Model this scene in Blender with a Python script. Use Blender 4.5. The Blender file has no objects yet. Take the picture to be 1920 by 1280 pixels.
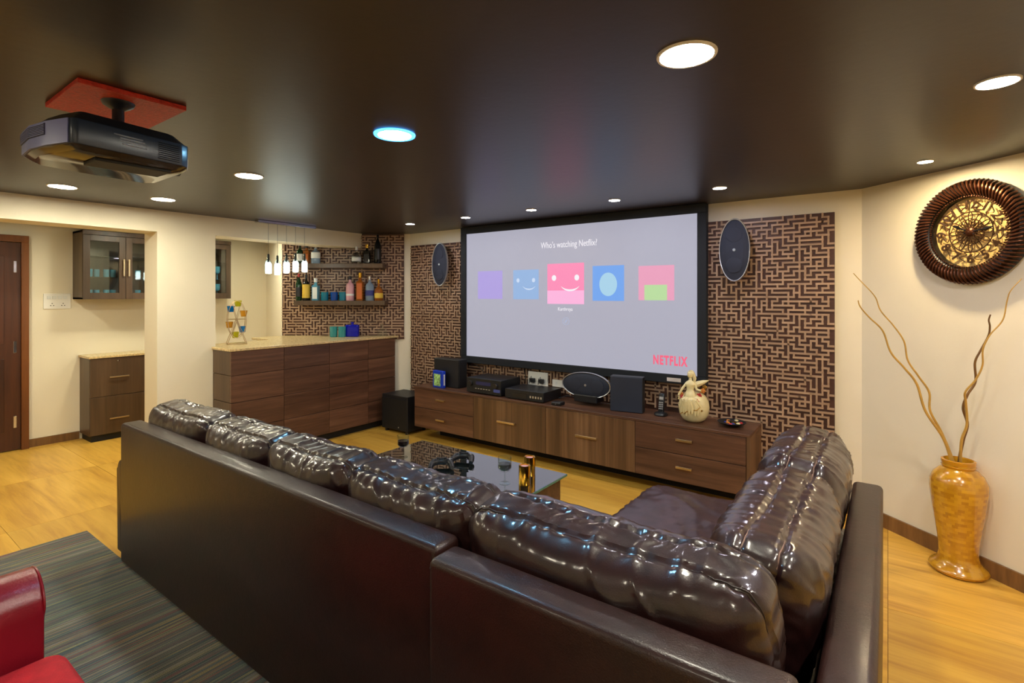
import bpy, bmesh, math, random
from mathutils import Vector, Matrix, noise

# ------------------------------------------------------------------ camera, world, exposure
scene = bpy.context.scene
COL = scene.collection
cam_d = bpy.data.cameras.new('camera'); cam = bpy.data.objects.new('camera', cam_d); COL.objects.link(cam)
cam.location = (0, 0, 1.6); cam.rotation_euler = (math.radians(90), 0, math.radians(36))
cam_d.sensor_width = 36; cam_d.lens = 970 / 1920 * 36; cam_d.shift_y = -(640 - 553) / 1920; cam_d.clip_start = 0.02
scene.camera = cam
w = bpy.data.worlds.new('world'); scene.world = w; w.use_nodes = True
w.node_tree.nodes['Background'].inputs[0].default_value = (1, .9, .8, 1)
w.node_tree.nodes['Background'].inputs[1].default_value = 0.012
vs = scene.view_settings
vs.view_transform = 'Standard'; vs.look = 'None'; vs.gamma = 1; vs.use_curve_mapping = False
vs.exposure = 2.0
# lamp radiances (used by the downlight builder further down)
L_BIG, L_SMALL, L_HID = 58.0, 66.0, 130.0

H = 2.368            # ceiling height
WY = 4.511           # screen wall plane
XL = -5.335          # left wall plane
XA = -7.30           # wall at the back of the alcove
rnd = random.Random(7)

# ------------------------------------------------------------------ materials
MATS = {}
def lin(c):
    return tuple(((v / 255) / 12.92 if v / 255 <= 0.04045 else ((v / 255 + 0.055) / 1.055) ** 2.4) for v in c)
def newmat(name):
    m = bpy.data.materials.new(name); m.use_nodes = True
    return m, m.node_tree, m.node_tree.nodes['Principled BSDF']
def pset(b, **k):
    for key, v in k.items():
        inp = b.inputs.get(key.replace('_', ' '))
        if inp is not None:
            inp.default_value = v
def plain(name, rgb, rough=.5, metal=0, bump=0, bscale=60, var=0.06, vscale=6, **k):
    """colour with slight procedural variation and optional fine relief"""
    m, t, b = newmat(name); N = t.nodes; Lk = t.links
    c = lin(rgb)
    tc = N.new('ShaderNodeTexCoord')
    nz = N.new('ShaderNodeTexNoise'); nz.inputs['Scale'].default_value = vscale; nz.inputs['Detail'].default_value = 4
    Lk.new(tc.outputs['Object'], nz.inputs['Vector'])
    rp = N.new('ShaderNodeValToRGB')
    rp.color_ramp.elements[0].position = .3; rp.color_ramp.elements[1].position = .7
    rp.color_ramp.elements[0].color = (*[v * (1 - var) for v in c], 1)
    rp.color_ramp.elements[1].color = (*[min(1, v * (1 + var)) for v in c], 1)
    Lk.new(nz.outputs['Fac'], rp.inputs['Fac']); Lk.new(rp.outputs['Color'], b.inputs['Base Color'])
    pset(b, Roughness=rough, Metallic=metal)
    for key, v in k.items(): pset(b, **{key: v})
    if bump:
        n2 = N.new('ShaderNodeTexNoise'); n2.inputs['Scale'].default_value = bscale; n2.inputs['Detail'].default_value = 3
        bp = N.new('ShaderNodeBump'); bp.inputs['Strength'].default_value = bump; bp.inputs['Distance'].default_value = .01
        Lk.new(tc.outputs['Object'], n2.inputs['Vector']); Lk.new(n2.outputs['Fac'], bp.inputs['Height']); Lk.new(bp.outputs['Normal'], b.inputs['Normal'])
    MATS[name] = m
    return m
def wood(name, cols, axis, fine=38, stretch=.06, rough=.4, big=1.2, bump=.05, coat=0):
    """wood grain stretched along one axis (0,1,2)"""
    m, t, b = newmat(name); N = t.nodes; Lk = t.links
    tc = N.new('ShaderNodeTexCoord'); oi = N.new('ShaderNodeObjectInfo')
    ad = N.new('ShaderNodeVectorMath'); ad.operation = 'MULTIPLY_ADD'
    cb = N.new('ShaderNodeCombineXYZ')
    for i in range(3): Lk.new(oi.outputs['Random'], cb.inputs[i])
    Lk.new(cb.outputs[0], ad.inputs[0]); ad.inputs[1].default_value = (7, 11, 13); Lk.new(tc.outputs['Object'], ad.inputs[2])
    mp = N.new('ShaderNodeMapping'); s = [1, 1, 1]; s[axis] = stretch; mp.inputs['Scale'].default_value = s
    Lk.new(ad.outputs[0], mp.inputs['Vector'])
    n1 = N.new('ShaderNodeTexNoise'); n1.inputs['Scale'].default_value = fine; n1.inputs['Detail'].default_value = 6; n1.inputs['Roughness'].default_value = .65
    n1.inputs['Distortion'].default_value = .6
    n2 = N.new('ShaderNodeTexNoise'); n2.inputs['Scale'].default_value = fine * .18; n2.inputs['Detail'].default_value = 3; n2.inputs['Distortion'].default_value = big
    Lk.new(mp.outputs[0], n1.inputs['Vector']); Lk.new(mp.outputs[0], n2.inputs['Vector'])
    mx = N.new('ShaderNodeMix'); mx.data_type = 'FLOAT'; mx.inputs[0].default_value = .55
    Lk.new(n1.outputs['Fac'], mx.inputs[2]); Lk.new(n2.outputs['Fac'], mx.inputs[3])
    rp = N.new('ShaderNodeValToRGB'); e = rp.color_ramp.elements
    e[0].position = .3; e[1].position = .72
    e[0].color = (*lin(cols[0]), 1); e[1].color = (*lin(cols[-1]), 1)
    for i, c in enumerate(cols[1:-1]):
        el = e.new(.3 + .42 * (i + 1) / (len(cols) - 1)); el.color = (*lin(c), 1)
    Lk.new(mx.outputs[0], rp.inputs['Fac'])
    hs = N.new('ShaderNodeHueSaturation')
    mr = N.new('ShaderNodeMapRange'); mr.inputs[3].default_value = .88; mr.inputs[4].default_value = 1.12
    Lk.new(oi.outputs['Random'], mr.inputs[0]); Lk.new(mr.outputs[0], hs.inputs['Value']); Lk.new(rp.outputs[0], hs.inputs['Color'])
    Lk.new(hs.outputs[0], b.inputs['Base Color'])
    bp = N.new('ShaderNodeBump'); bp.inputs['Strength'].default_value = bump; bp.inputs['Distance'].default_value = .005
    Lk.new(mx.outputs[0], bp.inputs['Height']); Lk.new(bp.outputs[0], b.inputs['Normal'])
    pset(b, Roughness=rough, Coat_Weight=coat, Coat_Roughness=.15)
    MATS[name] = m
    return m
def emit(name, rgb, strength, base=(20, 20, 20)):
    m, t, b = newmat(name)
    pset(b, Base_Color=(*lin(base), 1), Emission_Color=(*lin(rgb), 1), Emission_Strength=strength, Roughness=.6)
    MATS[name] = m
    return m
def lamp(name, rgb, strength):
    m, t, b = newmat(name)
    pset(b, Base_Color=(.8, .8, .8, 1), Emission_Color=(*rgb, 1), Emission_Strength=strength)
    MATS[name] = m
    return m
def glass(name, rgb, rough=.02, ior=1.45, tr=1.0):
    m, t, b = newmat(name)
    pset(b, Base_Color=(*lin(rgb), 1), Roughness=rough, Transmission_Weight=tr, IOR=ior)
    MATS[name] = m
    return m

plain('wall_paint', (230, 221, 197), .55, bump=.04, bscale=90, var=.02, vscale=2)
plain('ceiling_paint', (46, 38, 35), .36, bump=.05, bscale=25, var=.06, vscale=3, Specular_IOR_Level=.5)
wood('floor_wood', [(174, 122, 46), (210, 162, 66), (228, 182, 84)], 0, fine=26, stretch=.09, rough=.34, bump=.03)
plain('grout', (120, 84, 46), .8)
wood('skirting', [(92, 62, 34), (120, 84, 46), (140, 100, 58)], 2, fine=40, stretch=.12, rough=.4)
W3 = [(50, 31, 23), (92, 62, 46), (124, 88, 66)]
wood('walnut_x', W3, 0, rough=.38); wood('walnut_y', W3, 1, rough=.38)
wood('walnut_z', [(54, 37, 24), (100, 72, 48), (138, 104, 74)], 2, fine=30, stretch=.03, rough=.38)
wood('door_wood', [(44, 22, 12), (74, 38, 20), (96, 52, 26)], 2, fine=24, stretch=.05, rough=.35)
wood('frame_wood', [(84, 44, 16), (112, 64, 24), (132, 78, 30)], 2, fine=24, stretch=.05, rough=.35)
wood('cabinet_wood', [(58, 44, 30), (80, 60, 42), (98, 76, 54)], 2, fine=30, stretch=.04, rough=.38)
wood('bronze_strip', [(146, 116, 92), (168, 138, 112), (184, 154, 126)], 0, fine=30, stretch=.2, rough=.4)
wood('fret_back', [(58, 34, 24), (78, 46, 34), (92, 58, 42)], 0, fine=30, stretch=.2, rough=.5)
plain('granite', (206, 182, 132), .22, var=.28, vscale=55, bump=0)
plain('brass', (208, 186, 150), .32, metal=1, var=.03)
plain('gold', (214, 166, 60), .14, metal=1, var=.12, vscale=40)
plain('chrome', (210, 210, 212), .12, metal=1, var=.02)
plain('silver_rim', (196, 200, 208), .28, metal=.8, var=.02)
plain('black_plastic', (22, 23, 27), .38, var=.1)
plain('black_matte', (14, 15, 18), .6, var=.1)
plain('black_vinyl', (26, 27, 30), .45, bump=.1, bscale=200, var=.1)
plain('speaker_cloth', (34, 40, 56), .75, bump=.25, bscale=500, var=.08)
plain('screen_frame', (10, 17, 26), .75, var=.1)
plain('white_plastic', (232, 230, 222), .4, var=.02)
plain('red_plate', (196, 44, 22), .5, bump=.6, bscale=120, var=.2, vscale=60)
plain('projector_shell', (26, 36, 52), .3, var=.05)
plain('projector_side', (92, 96, 150), .35, var=.05)
plain('projector_pan', (60, 50, 34), .12, var=.2, vscale=20)
plain('red_leather', (128, 18, 34), .3, bump=.08, bscale=150, var=.08)
plain('red_fabric', (196, 28, 40), .85, bump=.3, bscale=220, var=.14, vscale=25)
plain('vase_gold', (196, 134, 22), .2, var=.1, Coat_Weight=.6)
plain('branch', (190, 150, 70), .5, var=.2, vscale=14)
plain('branch_dark', (112, 78, 34), .5, var=.2, vscale=14)
plain('clock_bronze', (86, 50, 30), .3, metal=.75, var=.35, vscale=30)
plain('clock_dark', (20, 15, 14), .4, metal=.3, var=.2)
plain('clock_fret', (84, 58, 34), .3, metal=.7, var=.2)
plain('ceramic_cream', (222, 208, 158), .25, bump=.05, bscale=30, var=.1, vscale=18, Coat_Weight=.4)
plain('flower_red', (178, 40, 44), .5); plain('flower_orange', (206, 130, 50), .5); plain('gilt', (150, 110, 40), .35, metal=.6)
plain('label_white', (222, 224, 220), .5); plain('label_yellow', (214, 178, 60), .5); plain('label_dark', (24, 22, 22), .5)
plain('label_orange', (190, 96, 30), .5); plain('label_blue', (40, 50, 120), .5); plain('pink_foil', (214, 160, 168), .4)
plain('wine', (26, 4, 8), .1)
glass('clear_glass', (235, 245, 245)); 
for n_, c_, t__ in (('teal_glass', (30, 150, 178), .45), ('blue_glass', (20, 96, 196), .45), ('cobalt_glass', (16, 26, 190), .35), ('aqua_glass', (90, 190, 190), .6), ('green_glass', (34, 74, 44), .5),
                    ('dark_bottle', (26, 28, 28), .3), ('amber_glass', (186, 108, 40), .5), ('ice_glass', (176, 200, 222), .6), ('sky_glass', (120, 196, 226), .55), ('yellow_cup', (210, 204, 30), .4), ('blue_cup', (16, 130, 204), .35), ('orange_cup', (232, 176, 50), .5)):
    glass(n_, c_, .05, 1.45, t__)
# thin clear glass: see-through with a Fresnel sheen
m, t, b = newmat('thin_glass'); N = t.nodes; Lk = t.links
tr_ = N.new('ShaderNodeBsdfTransparent'); tr_.inputs[0].default_value = (.93, .97, .96, 1); gl_ = N.new('ShaderNodeBsdfGlossy'); gl_.inputs['Roughness'].default_value = .02
lw = N.new('ShaderNodeLayerWeight'); lw.inputs[0].default_value = .5; pw = N.new('ShaderNodeMath'); pw.operation = 'POWER'; pw.inputs[1].default_value = 3; Lk.new(lw.outputs['Facing'], pw.inputs[0]); fz = N.new('ShaderNodeMath'); fz.operation = 'MULTIPLY_ADD'; fz.inputs[1].default_value = .75; fz.inputs[2].default_value = .05; Lk.new(pw.outputs[0], fz.inputs[0]); ms = N.new('ShaderNodeMixShader')
Lk.new(fz.outputs[0], ms.inputs[0]); Lk.new(tr_.outputs[0], ms.inputs[1]); Lk.new(gl_.outputs[0], ms.inputs[2]); Lk.new(ms.outputs[0], N['Material Output'].inputs[0]); MATS['thin_glass'] = m
m, t, b = newmat('table_glass'); pset(b, Base_Color=(*lin((16, 22, 22)), 1), Roughness=.03, IOR=2.3, Coat_Weight=1.0, Coat_IOR=2.0, Coat_Roughness=.03); MATS['table_glass'] = m
plain('glass_edge', (70, 120, 105), .1)
plain('game_blue', (24, 60, 190), .3); plain('game_art', (150, 190, 120), .4, var=.9, vscale=45)
plain('sticker_white', (205, 196, 190), .5)

# leather: dark brown, waxed, with mottled colour and grain
def leather(name, c0, c1, rough, coat, bump=.12, crough=.12):
    m, t, b = newmat(name); N = t.nodes; Lk = t.links
    tc = N.new('ShaderNodeTexCoord')
    n1 = N.new('ShaderNodeTexNoise'); n1.inputs['Scale'].default_value = 9; n1.inputs['Detail'].default_value = 6; n1.inputs['Roughness'].default_value = .7
    Lk.new(tc.outputs['Object'], n1.inputs['Vector'])
    rp = N.new('ShaderNodeValToRGB'); rp.color_ramp.elements[0].position = .32; rp.color_ramp.elements[1].position = .7
    rp.color_ramp.elements[0].color = (*lin(c0), 1); rp.color_ramp.elements[1].color = (*lin(c1), 1)
    Lk.new(n1.outputs['Fac'], rp.inputs['Fac']); Lk.new(rp.outputs[0], b.inputs['Base Color'])
    vo = N.new('ShaderNodeTexVoronoi'); vo.inputs['Scale'].default_value = 260
    n3 = N.new('ShaderNodeTexNoise'); n3.inputs['Scale'].default_value = 45; n3.inputs['Detail'].default_value = 4
    for n_ in (vo, n3): Lk.new(tc.outputs['Object'], n_.inputs['Vector'])
    mx = N.new('ShaderNodeMix'); mx.data_type = 'FLOAT'; mx.inputs[0].default_value = .6
    Lk.new(vo.outputs['Distance'], mx.inputs[2]); Lk.new(n3.outputs['Fac'], mx.inputs[3])
    bp = N.new('ShaderNodeBump'); bp.inputs['Strength'].default_value = bump; bp.inputs['Distance'].default_value = .004
    Lk.new(mx.outputs[0], bp.inputs['Height']); Lk.new(bp.outputs[0], b.inputs['Normal'])
    pset(b, Roughness=rough, Coat_Weight=coat, Coat_Roughness=crough, Specular_IOR_Level=.35)
    MATS[name] = m
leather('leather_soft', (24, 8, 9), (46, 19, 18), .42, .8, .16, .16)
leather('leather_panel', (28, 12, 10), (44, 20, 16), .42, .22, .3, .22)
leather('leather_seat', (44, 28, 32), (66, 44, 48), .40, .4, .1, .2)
plain('stitch', (30, 16, 14), .6); plain('stitch_pale', (112, 84, 72), .6)

# striped rug: weft stripes at constant x
m, t, b = newmat('rug_stripe'); N = t.nodes; Lk = t.links
tc = N.new('ShaderNodeTexCoord'); mp = N.new('ShaderNodeMapping'); mp.inputs['Scale'].default_value = (1, .006, 1)
Lk.new(tc.outputs['Object'], mp.inputs['Vector'])
n1 = N.new('ShaderNodeTexNoise'); n1.inputs['Scale'].default_value = 34; n1.inputs['Detail'].default_value = 3; n1.inputs['Roughness'].default_value = .7
Lk.new(mp.outputs[0], n1.inputs['Vector'])
rp = N.new('ShaderNodeValToRGB'); e = rp.color_ramp.elements
stops = [(.30, (80, 90, 84)), (.37, (62, 68, 66)), (.395, (158, 78, 60)), (.405, (70, 78, 72)), (.435, (100, 108, 98)), (.45, (180, 156, 76)), (.458, (74, 80, 74)), (.49, (58, 62, 62)), (.515, (104, 110, 100)), (.535, (64, 66, 64)), (.553, (160, 74, 58)), (.561, (78, 84, 76)), (.585, (182, 156, 74)), (.592, (74, 78, 72)), (.62, (160, 142, 130)), (.64, (84, 86, 80)), (.70, (96, 100, 92))]
stops = [(p_, (max(c_[0] - 12, 10), c_[1], c_[2] + 10)) for p_, c_ in stops]
e[0].position = stops[0][0]; e[0].color = (*lin(stops[0][1]), 1); e[1].position = stops[-1][0]; e[1].color = (*lin(stops[-1][1]), 1)
for p_, c_ in stops[1:-1]:
    q = e.new(p_); q.color = (*lin(c_), 1)
Lk.new(n1.outputs['Fac'], rp.inputs['Fac'])
n2 = N.new('ShaderNodeTexNoise'); n2.inputs['Scale'].default_value = 260; n2.inputs['Detail'].default_value = 2
Lk.new(tc.outputs['Object'], n2.inputs['Vector'])
mm = N.new('ShaderNodeMix'); mm.data_type = 'RGBA'; mm.blend_type = 'MULTIPLY'; mm.inputs[0].default_value = .35
Lk.new(rp.outputs[0], mm.inputs[6]); Lk.new(n2.outputs['Color'], mm.inputs[7])
br = N.new('ShaderNodeBrightContrast'); br.inputs[1].default_value = .02
Lk.new(mm.outputs[2], br.inputs[0]); Lk.new(br.outputs[0], b.inputs['Base Color'])
bp = N.new('ShaderNodeBump'); bp.inputs['Strength'].default_value = .7; bp.inputs['Distance'].default_value = .006
Lk.new(n2.outputs['Fac'], bp.inputs['Height']); Lk.new(bp.outputs[0], b.inputs['Normal']); pset(b, Roughness=.95)
MATS['rug_stripe'] = m

# bamboo mosaic for the floor vase: staggered blocks
m, t, b = newmat('vase_mosaic'); N = t.nodes; Lk = t.links
tc = N.new('ShaderNodeTexCoord'); sp = N.new('ShaderNodeSeparateXYZ'); Lk.new(tc.outputs['Object'], sp.inputs[0])
at = N.new('ShaderNodeMath'); at.operation = 'ARCTAN2'; Lk.new(sp.outputs[1], at.inputs[0]); Lk.new(sp.outputs[0], at.inputs[1])
cb = N.new('ShaderNodeCombineXYZ'); Lk.new(at.outputs[0], cb.inputs[0]); Lk.new(sp.outputs[2], cb.inputs[1])
mp = N.new('ShaderNodeMapping'); mp.inputs['Scale'].default_value = (1.1, 8, 1); Lk.new(cb.outputs[0], mp.inputs['Vector'])
bk = N.new('ShaderNodeTexBrick'); bk.inputs['Scale'].default_value = 1.9; bk.inputs['Mortar Size'].default_value = .0
bk.inputs['Color1'].default_value = (*lin((204, 150, 30)), 1); bk.inputs['Color2'].default_value = (*lin((172, 114, 22)), 1); bk.inputs['Bias'].default_value = -.1
Lk.new(mp.outputs[0], bk.inputs['Vector']); Lk.new(bk.outputs['Color'], b.inputs['Base Color'])
pset(b, Roughness=.22, Coat_Weight=.7, Coat_Roughness=.08); MATS['vase_mosaic'] = m

# projection canvas: lit by its picture
emit('canvas', (186, 186, 204), .19, (70, 70, 74))
for n_, c_ in dict(tile_purple=(176, 160, 226), tile_blue=(148, 182, 226), tile_pink=(255, 142, 186), tile_pink_pale=(255, 182, 224), tile_sky=(112, 166, 240), tile_rose=(236, 160, 190), tile_green=(186, 222, 160), tile_ice=(168, 212, 236), ink_white=(250, 246, 252), ink_pale=(206, 222, 246), ink_logo=(255, 96, 130), ink_faint=(170, 190, 225)).items():
    emit(n_, c_, .235, (40, 40, 40))

# ------------------------------------------------------------------ mesh helpers
class B:
    def __init__(s): s.bm = bmesh.new()
    def _add(s, verts, faces, M=None):
        vv = [s.bm.verts.new(M @ Vector(v) if M else v) for v in verts]
        out = []
        for f in faces:
            try: out.append(s.bm.faces.new([vv[i] for i in f]))
            except ValueError: pass
        return vv, out
    def box(s, a, b_, bevel=0, seg=2, M=None):
        x0, y0, z0 = a; x1, y1, z1 = b_
        vs_ = [(x0, y0, z0), (x1, y0, z0), (x1, y1, z0), (x0, y1, z0), (x0, y0, z1), (x1, y0, z1), (x1, y1, z1), (x0, y1, z1)]
        vv, ff = s._add(vs_, [(3, 2, 1, 0), (4, 5, 6, 7), (0, 1, 5, 4), (1, 2, 6, 5), (2, 3, 7, 6), (3, 0, 4, 7)], M)
        if bevel:
            es = list({e_ for f in ff for e_ in f.edges})
            bmesh.ops.bevel(s.bm, geom=es, offset=bevel, segments=seg, profile=.5, affect='EDGES')
        return s
    def prism(s, poly, z0, z1, M=None, bevel=0):
        n = len(poly)
        a = sum(poly[i][0] * poly[(i + 1) % n][1] - poly[(i + 1) % n][0] * poly[i][1] for i in range(n))
        if a < 0: poly = poly[::-1]
        vs_ = [(x, y, z0) for x, y in poly] + [(x, y, z1) for x, y in poly]
        fs = [tuple(range(n - 1, -1, -1)), tuple(range(n, 2 * n))] + [(i, (i + 1) % n, n + (i + 1) % n, n + i) for i in range(n)]
        vv, ff = s._add(vs_, fs, M)
        if bevel:
            bmesh.ops.bevel(s.bm, geom=list({e_ for f in ff for e_ in f.edges}), offset=bevel, segments=2, profile=.5, affect='EDGES')
        return s
    def lathe(s, prof, c=(0, 0, 0), seg=24, M=None, sx=1, sy=1, ring=False):
        vs_ = []; fs = []; n = len(prof)
        for r, z in prof:
            for k in range(seg):
                a = 2 * math.pi * k / seg
                vs_.append((c[0] + max(r, 1e-4) * math.cos(a) * sx, c[1] + max(r, 1e-4) * math.sin(a) * sy, c[2] + z))
        for i in range(n - 1):
            for k in range(seg):
                k2 = (k + 1) % seg
                fs.append((i * seg + k, i * seg + k2, (i + 1) * seg + k2, (i + 1) * seg + k))
        if ring:
            for k in range(seg):
                k2 = (k + 1) % seg; fs.append(((n - 1) * seg + k, (n - 1) * seg + k2, k2, k))
        else:
            fs.append(tuple(range(seg - 1, -1, -1))); fs.append(tuple((n - 1) * seg + k for k in range(seg)))
        s._add(vs_, fs, M); return s
    def tube(s, pts, r, seg=8, M=None, closed=False):
        pts = [Vector(p) for p in pts]; n = len(pts); vs_ = []; fs = []
        rr = r if hasattr(r, '__len__') else [r] * n
        up = Vector((0, 0, 1)); prev = None
        for i, p in enumerate(pts):
            if closed: d = pts[(i + 1) % n] - pts[i - 1]
            else: d = pts[min(i + 1, n - 1)] - pts[max(i - 1, 0)]
            if d.length < 1e-9: d = Vector((0, 0, 1))
            d.normalize()
            if prev is None:
                a = d.cross(up)
                if a.length < .05: a = d.cross(Vector((1, 0, 0)))
            else:
                a = prev - d * prev.dot(d)
                if a.length < 1e-5: a = d.cross(up)
            a.normalize(); prev = a; b_ = d.cross(a)
            for k in range(seg):
                t_ = 2 * math.pi * k / seg
                vs_.append(p + (a * math.cos(t_) + b_ * math.sin(t_)) * rr[i])
        m_ = n if closed else n - 1
        for i in range(m_):
            j = (i + 1) % n
            for k in range(seg):
                k2 = (k + 1) % seg
                fs.append((i * seg + k, i * seg + k2, j * seg + k2, j * seg + k))
        if not closed:
            fs.append(tuple(range(seg - 1, -1, -1))); fs.append(tuple((n - 1) * seg + k for k in range(seg)))
        s._add(vs_, fs, M); return s
    def ball(s, c, r, seg=14, M=None):
        r = r if hasattr(r, '__len__') else (r, r, r)
        n = seg // 2 + 1
        prof = [(math.sin(math.pi * i / n), -math.cos(math.pi * i / n)) for i in range(n + 1)]
        MM = Matrix.Translation(c) @ Matrix.Diagonal((*r, 1))
        return s.lathe(prof, seg=seg, M=(M @ MM if M else MM))

def mesh_obj(name, bld, mat, base=(0, 0, 0), parent=None, smooth=False, data=None):
    """link a built shape (world coordinates) as one object whose origin sits at `base`"""
    bm = bld.bm
    if smooth: 
        for f in bm.faces: f.smooth = True
    bmesh.ops.recalc_face_normals(bm, faces=bm.faces)
    bmesh.ops.translate(bm, verts=bm.verts, vec=-Vector(base))
    me = bpy.data.meshes.new(name); bm.to_mesh(me); bm.free()
    me.materials.append(MATS[mat] if isinstance(mat, str) else mat)
    if smooth:
        try: me.set_sharp_from_angle(angle=math.radians(38))
        except Exception: pass
    o = bpy.data.objects.new(name, me); COL.objects.link(o)
    if parent is None: o.location = base
    else: o.parent = parent
    return o
def tag(o, label, cat, group=None):
    o['label'] = label; o['category'] = cat
    if group: o['group'] = group
    return o
def thing(name, label, cat, loc, group=None):
    o = bpy.data.objects.new(name, None); o.empty_display_size = .05; COL.objects.link(o); o.location = loc
    tag(o, label, cat, group); o['_base'] = list(loc)
    return o
def part(name, bld, mat, parent, smooth=False, label=None):
    p = parent
    while p.parent: p = p.parent
    base = tuple(p.location)
    o = mesh_obj(name, bld, mat, base, parent, smooth)
    if label: o['label'] = label
    return o
def single(name, bld, mat, label, cat, base=(0, 0, 0), group=None, smooth=False):
    return tag(mesh_obj(name, bld, mat, base, None, smooth), label, cat, group)
def struct(name, bld, mat, parent=None):
    o = mesh_obj(name, bld, mat, (0, 0, 0), parent)
    if parent is None: o['kind'] = 'structure'
    return o
def text_mesh(body, size, M, extrude=.0008, bold=0, align='CENTER', width=None, space=1.0):
    cu = bpy.data.curves.new('lettering', 'FONT'); cu.body = body; cu.size = size; cu.extrude = extrude; cu.align_x = align; cu.align_y = 'CENTER'
    cu.offset = bold; cu.space_character = space; cu.resolution_u = 3
    o = bpy.data.objects.new('lettering', cu); COL.objects.link(o)
    dg = bpy.context.evaluated_depsgraph_get()
    me = bpy.data.meshes.new_from_object(o.evaluated_get(dg))
    bpy.data.objects.remove(o); bpy.data.curves.remove(cu)
    b_ = B(); b_.bm.from_mesh(me); bpy.data.meshes.remove(me)
    if width:
        xs = [v.co.x for v in b_.bm.verts]; k = width / (max(xs) - min(xs))
        bmesh.ops.scale(b_.bm, vec=(k, 1, 1), verts=b_.bm.verts)
    bmesh.ops.transform(b_.bm, matrix=M, verts=b_.bm.verts)
    return b_
FACE_Y = Matrix.Rotation(math.pi / 2, 4, 'X')        # xy text plane -> xz plane facing -Y

# ------------------------------------------------------------------ room shell
def off(p, d, t): return (p[0] + d[0] * t, p[1] + d[1] * t)
RW0 = (-.152, WY); RD = (.761, -.65); RN = (-.65, -.761)          # right wall start, direction, normal into the room
RW1 = off(RW0, RD, 3.2)
CH0 = (-4.86, WY); CHD = (-.809, -.588); CHN = (.588, -.809)      # angled bar wall
def chw(t, n=0, z=0): return Vector((CH0[0] + CHD[0] * t + CHN[0] * n, CH0[1] + CHD[1] * t + CHN[1] * n, z))
CHP = chw(1.62)                                                   # its far end in the alcove
ALQ = (XA, 3.98)
YB = -2.2
b_ = B(); b_.box((-7.5, YB - .1, -.06), (2.5, WY + .2, -.004)); floor = struct('floor', b_, 'grout')
# wood-look floor tiles, joints at x = 0 and y = 1.635, 3.27 as in the photograph
TX, TY = 1.2, .8175
proto = None; n_t = 0
for i in range(-7, 3):
    for j in range(-3, 6):
        x0, y0 = i * TX, j * TY
        x1, y1 = min(x0 + TX, 2.4), min(y0 + TY, WY + .05)
        x0 = max(x0, XA)
        y0 = max(y0, YB)
        if x1 - x0 < .05 or y1 - y0 < .05: continue
        if x0 < XL - .3 and x1 <= XL - .3 and (y1 < -1.0 or y0 > 4.0): continue
        bb = B(); g = .0012
        bb.box((x0 + g, y0 + g, -.004), (x1 - g, y1 - g, 0), )
        o = mesh_obj('floor_tile', bb, 'floor_wood', (0, 0, 0), floor)
b_ = B(); b_.box((-7.5, YB - .1, H), (2.6, WY + .2, H + .08)); struct('ceiling', b_, 'ceiling_paint')
b_ = B(); b_.box((CH0[0], WY, 0), (RW0[0] + .05, WY + .12, H)); struct('wall_screen', b_, 'wall_paint')
b_ = B(); b_.prism([RW0, RW1, off(RW1, RN, -.12), off(RW0, RN, -.12)], 0, H); struct('wall_right', b_, 'wall_paint')
b_ = B(); b_.box((RW1[0], YB, 0), (RW1[0] + .12, RW1[1], H)); struct('wall_side', b_, 'wall_paint')
b_ = B(); b_.box((XL - .3, YB - .1, 0), (RW1[0] + .1, YB, H)); struct('wall_back', b_, 'wall_paint')
b_ = B(); b_.prism([(CH0[0], CH0[1]), (CHP.x, CHP.y), off((CHP.x, CHP.y), CHN, -.12), off(CH0, CHN, -.12)], 0, H); struct('wall_bar', b_, 'wall_paint')
b_ = B(); b_.prism([(CHP.x, CHP.y), ALQ, (ALQ[0], ALQ[1] + .12), (CHP.x, CHP.y + .12)], 0, H); struct('wall_bar_return', b_, 'wall_paint')
# left wall: pier, column, headers over the two openings
b_ = B()
b_.box((XL - .29, YB, 0), (XL, -.6, H)); b_.box((XL - .29, -.6, 2.172), (XL, 1.895, H)); b_.box((XL - .29, 1.895, 0), (XL, 2.395, H))
tA = (CH0[0] - XL) / .809; tB = (CH0[0] - XL + .29) / .809
b_.prism([(XL, 2.395), (XL, chw(tA).y), (XL - .29, chw(tB).y), (XL - .29, 2.395)], 2.185, H)
struct('wall_left', b_, 'wall_paint')
b_ = B(); b_.box((XA - .12, -1.0, 0), (XA, ALQ[1] + .1, H)); struct('wall_alcove', b_, 'wall_paint')
b_ = B(); b_.box((XA, -1.1, 0), (XL - .29, -1.0, H)); struct('wall_alcove_end', b_, 'wall_paint')
# skirting boards
b_ = B(); b_.prism([off(RW0, RN, .0), RW1, off(RW1, RN, .014), off(RW0, RN, .014)], 0, .095); struct('baseboard_right', b_, 'skirting')
b_ = B(); b_.box((-.32, WY - .014, 0), (RW0[0], WY, .095)); struct('baseboard_screen', b_, 'skirting')
b_ = B(); b_.box((XA, 1.405, 0), (XA + .014, 1.83, .085)); struct('baseboard_alcove', b_, 'skirting')
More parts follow.
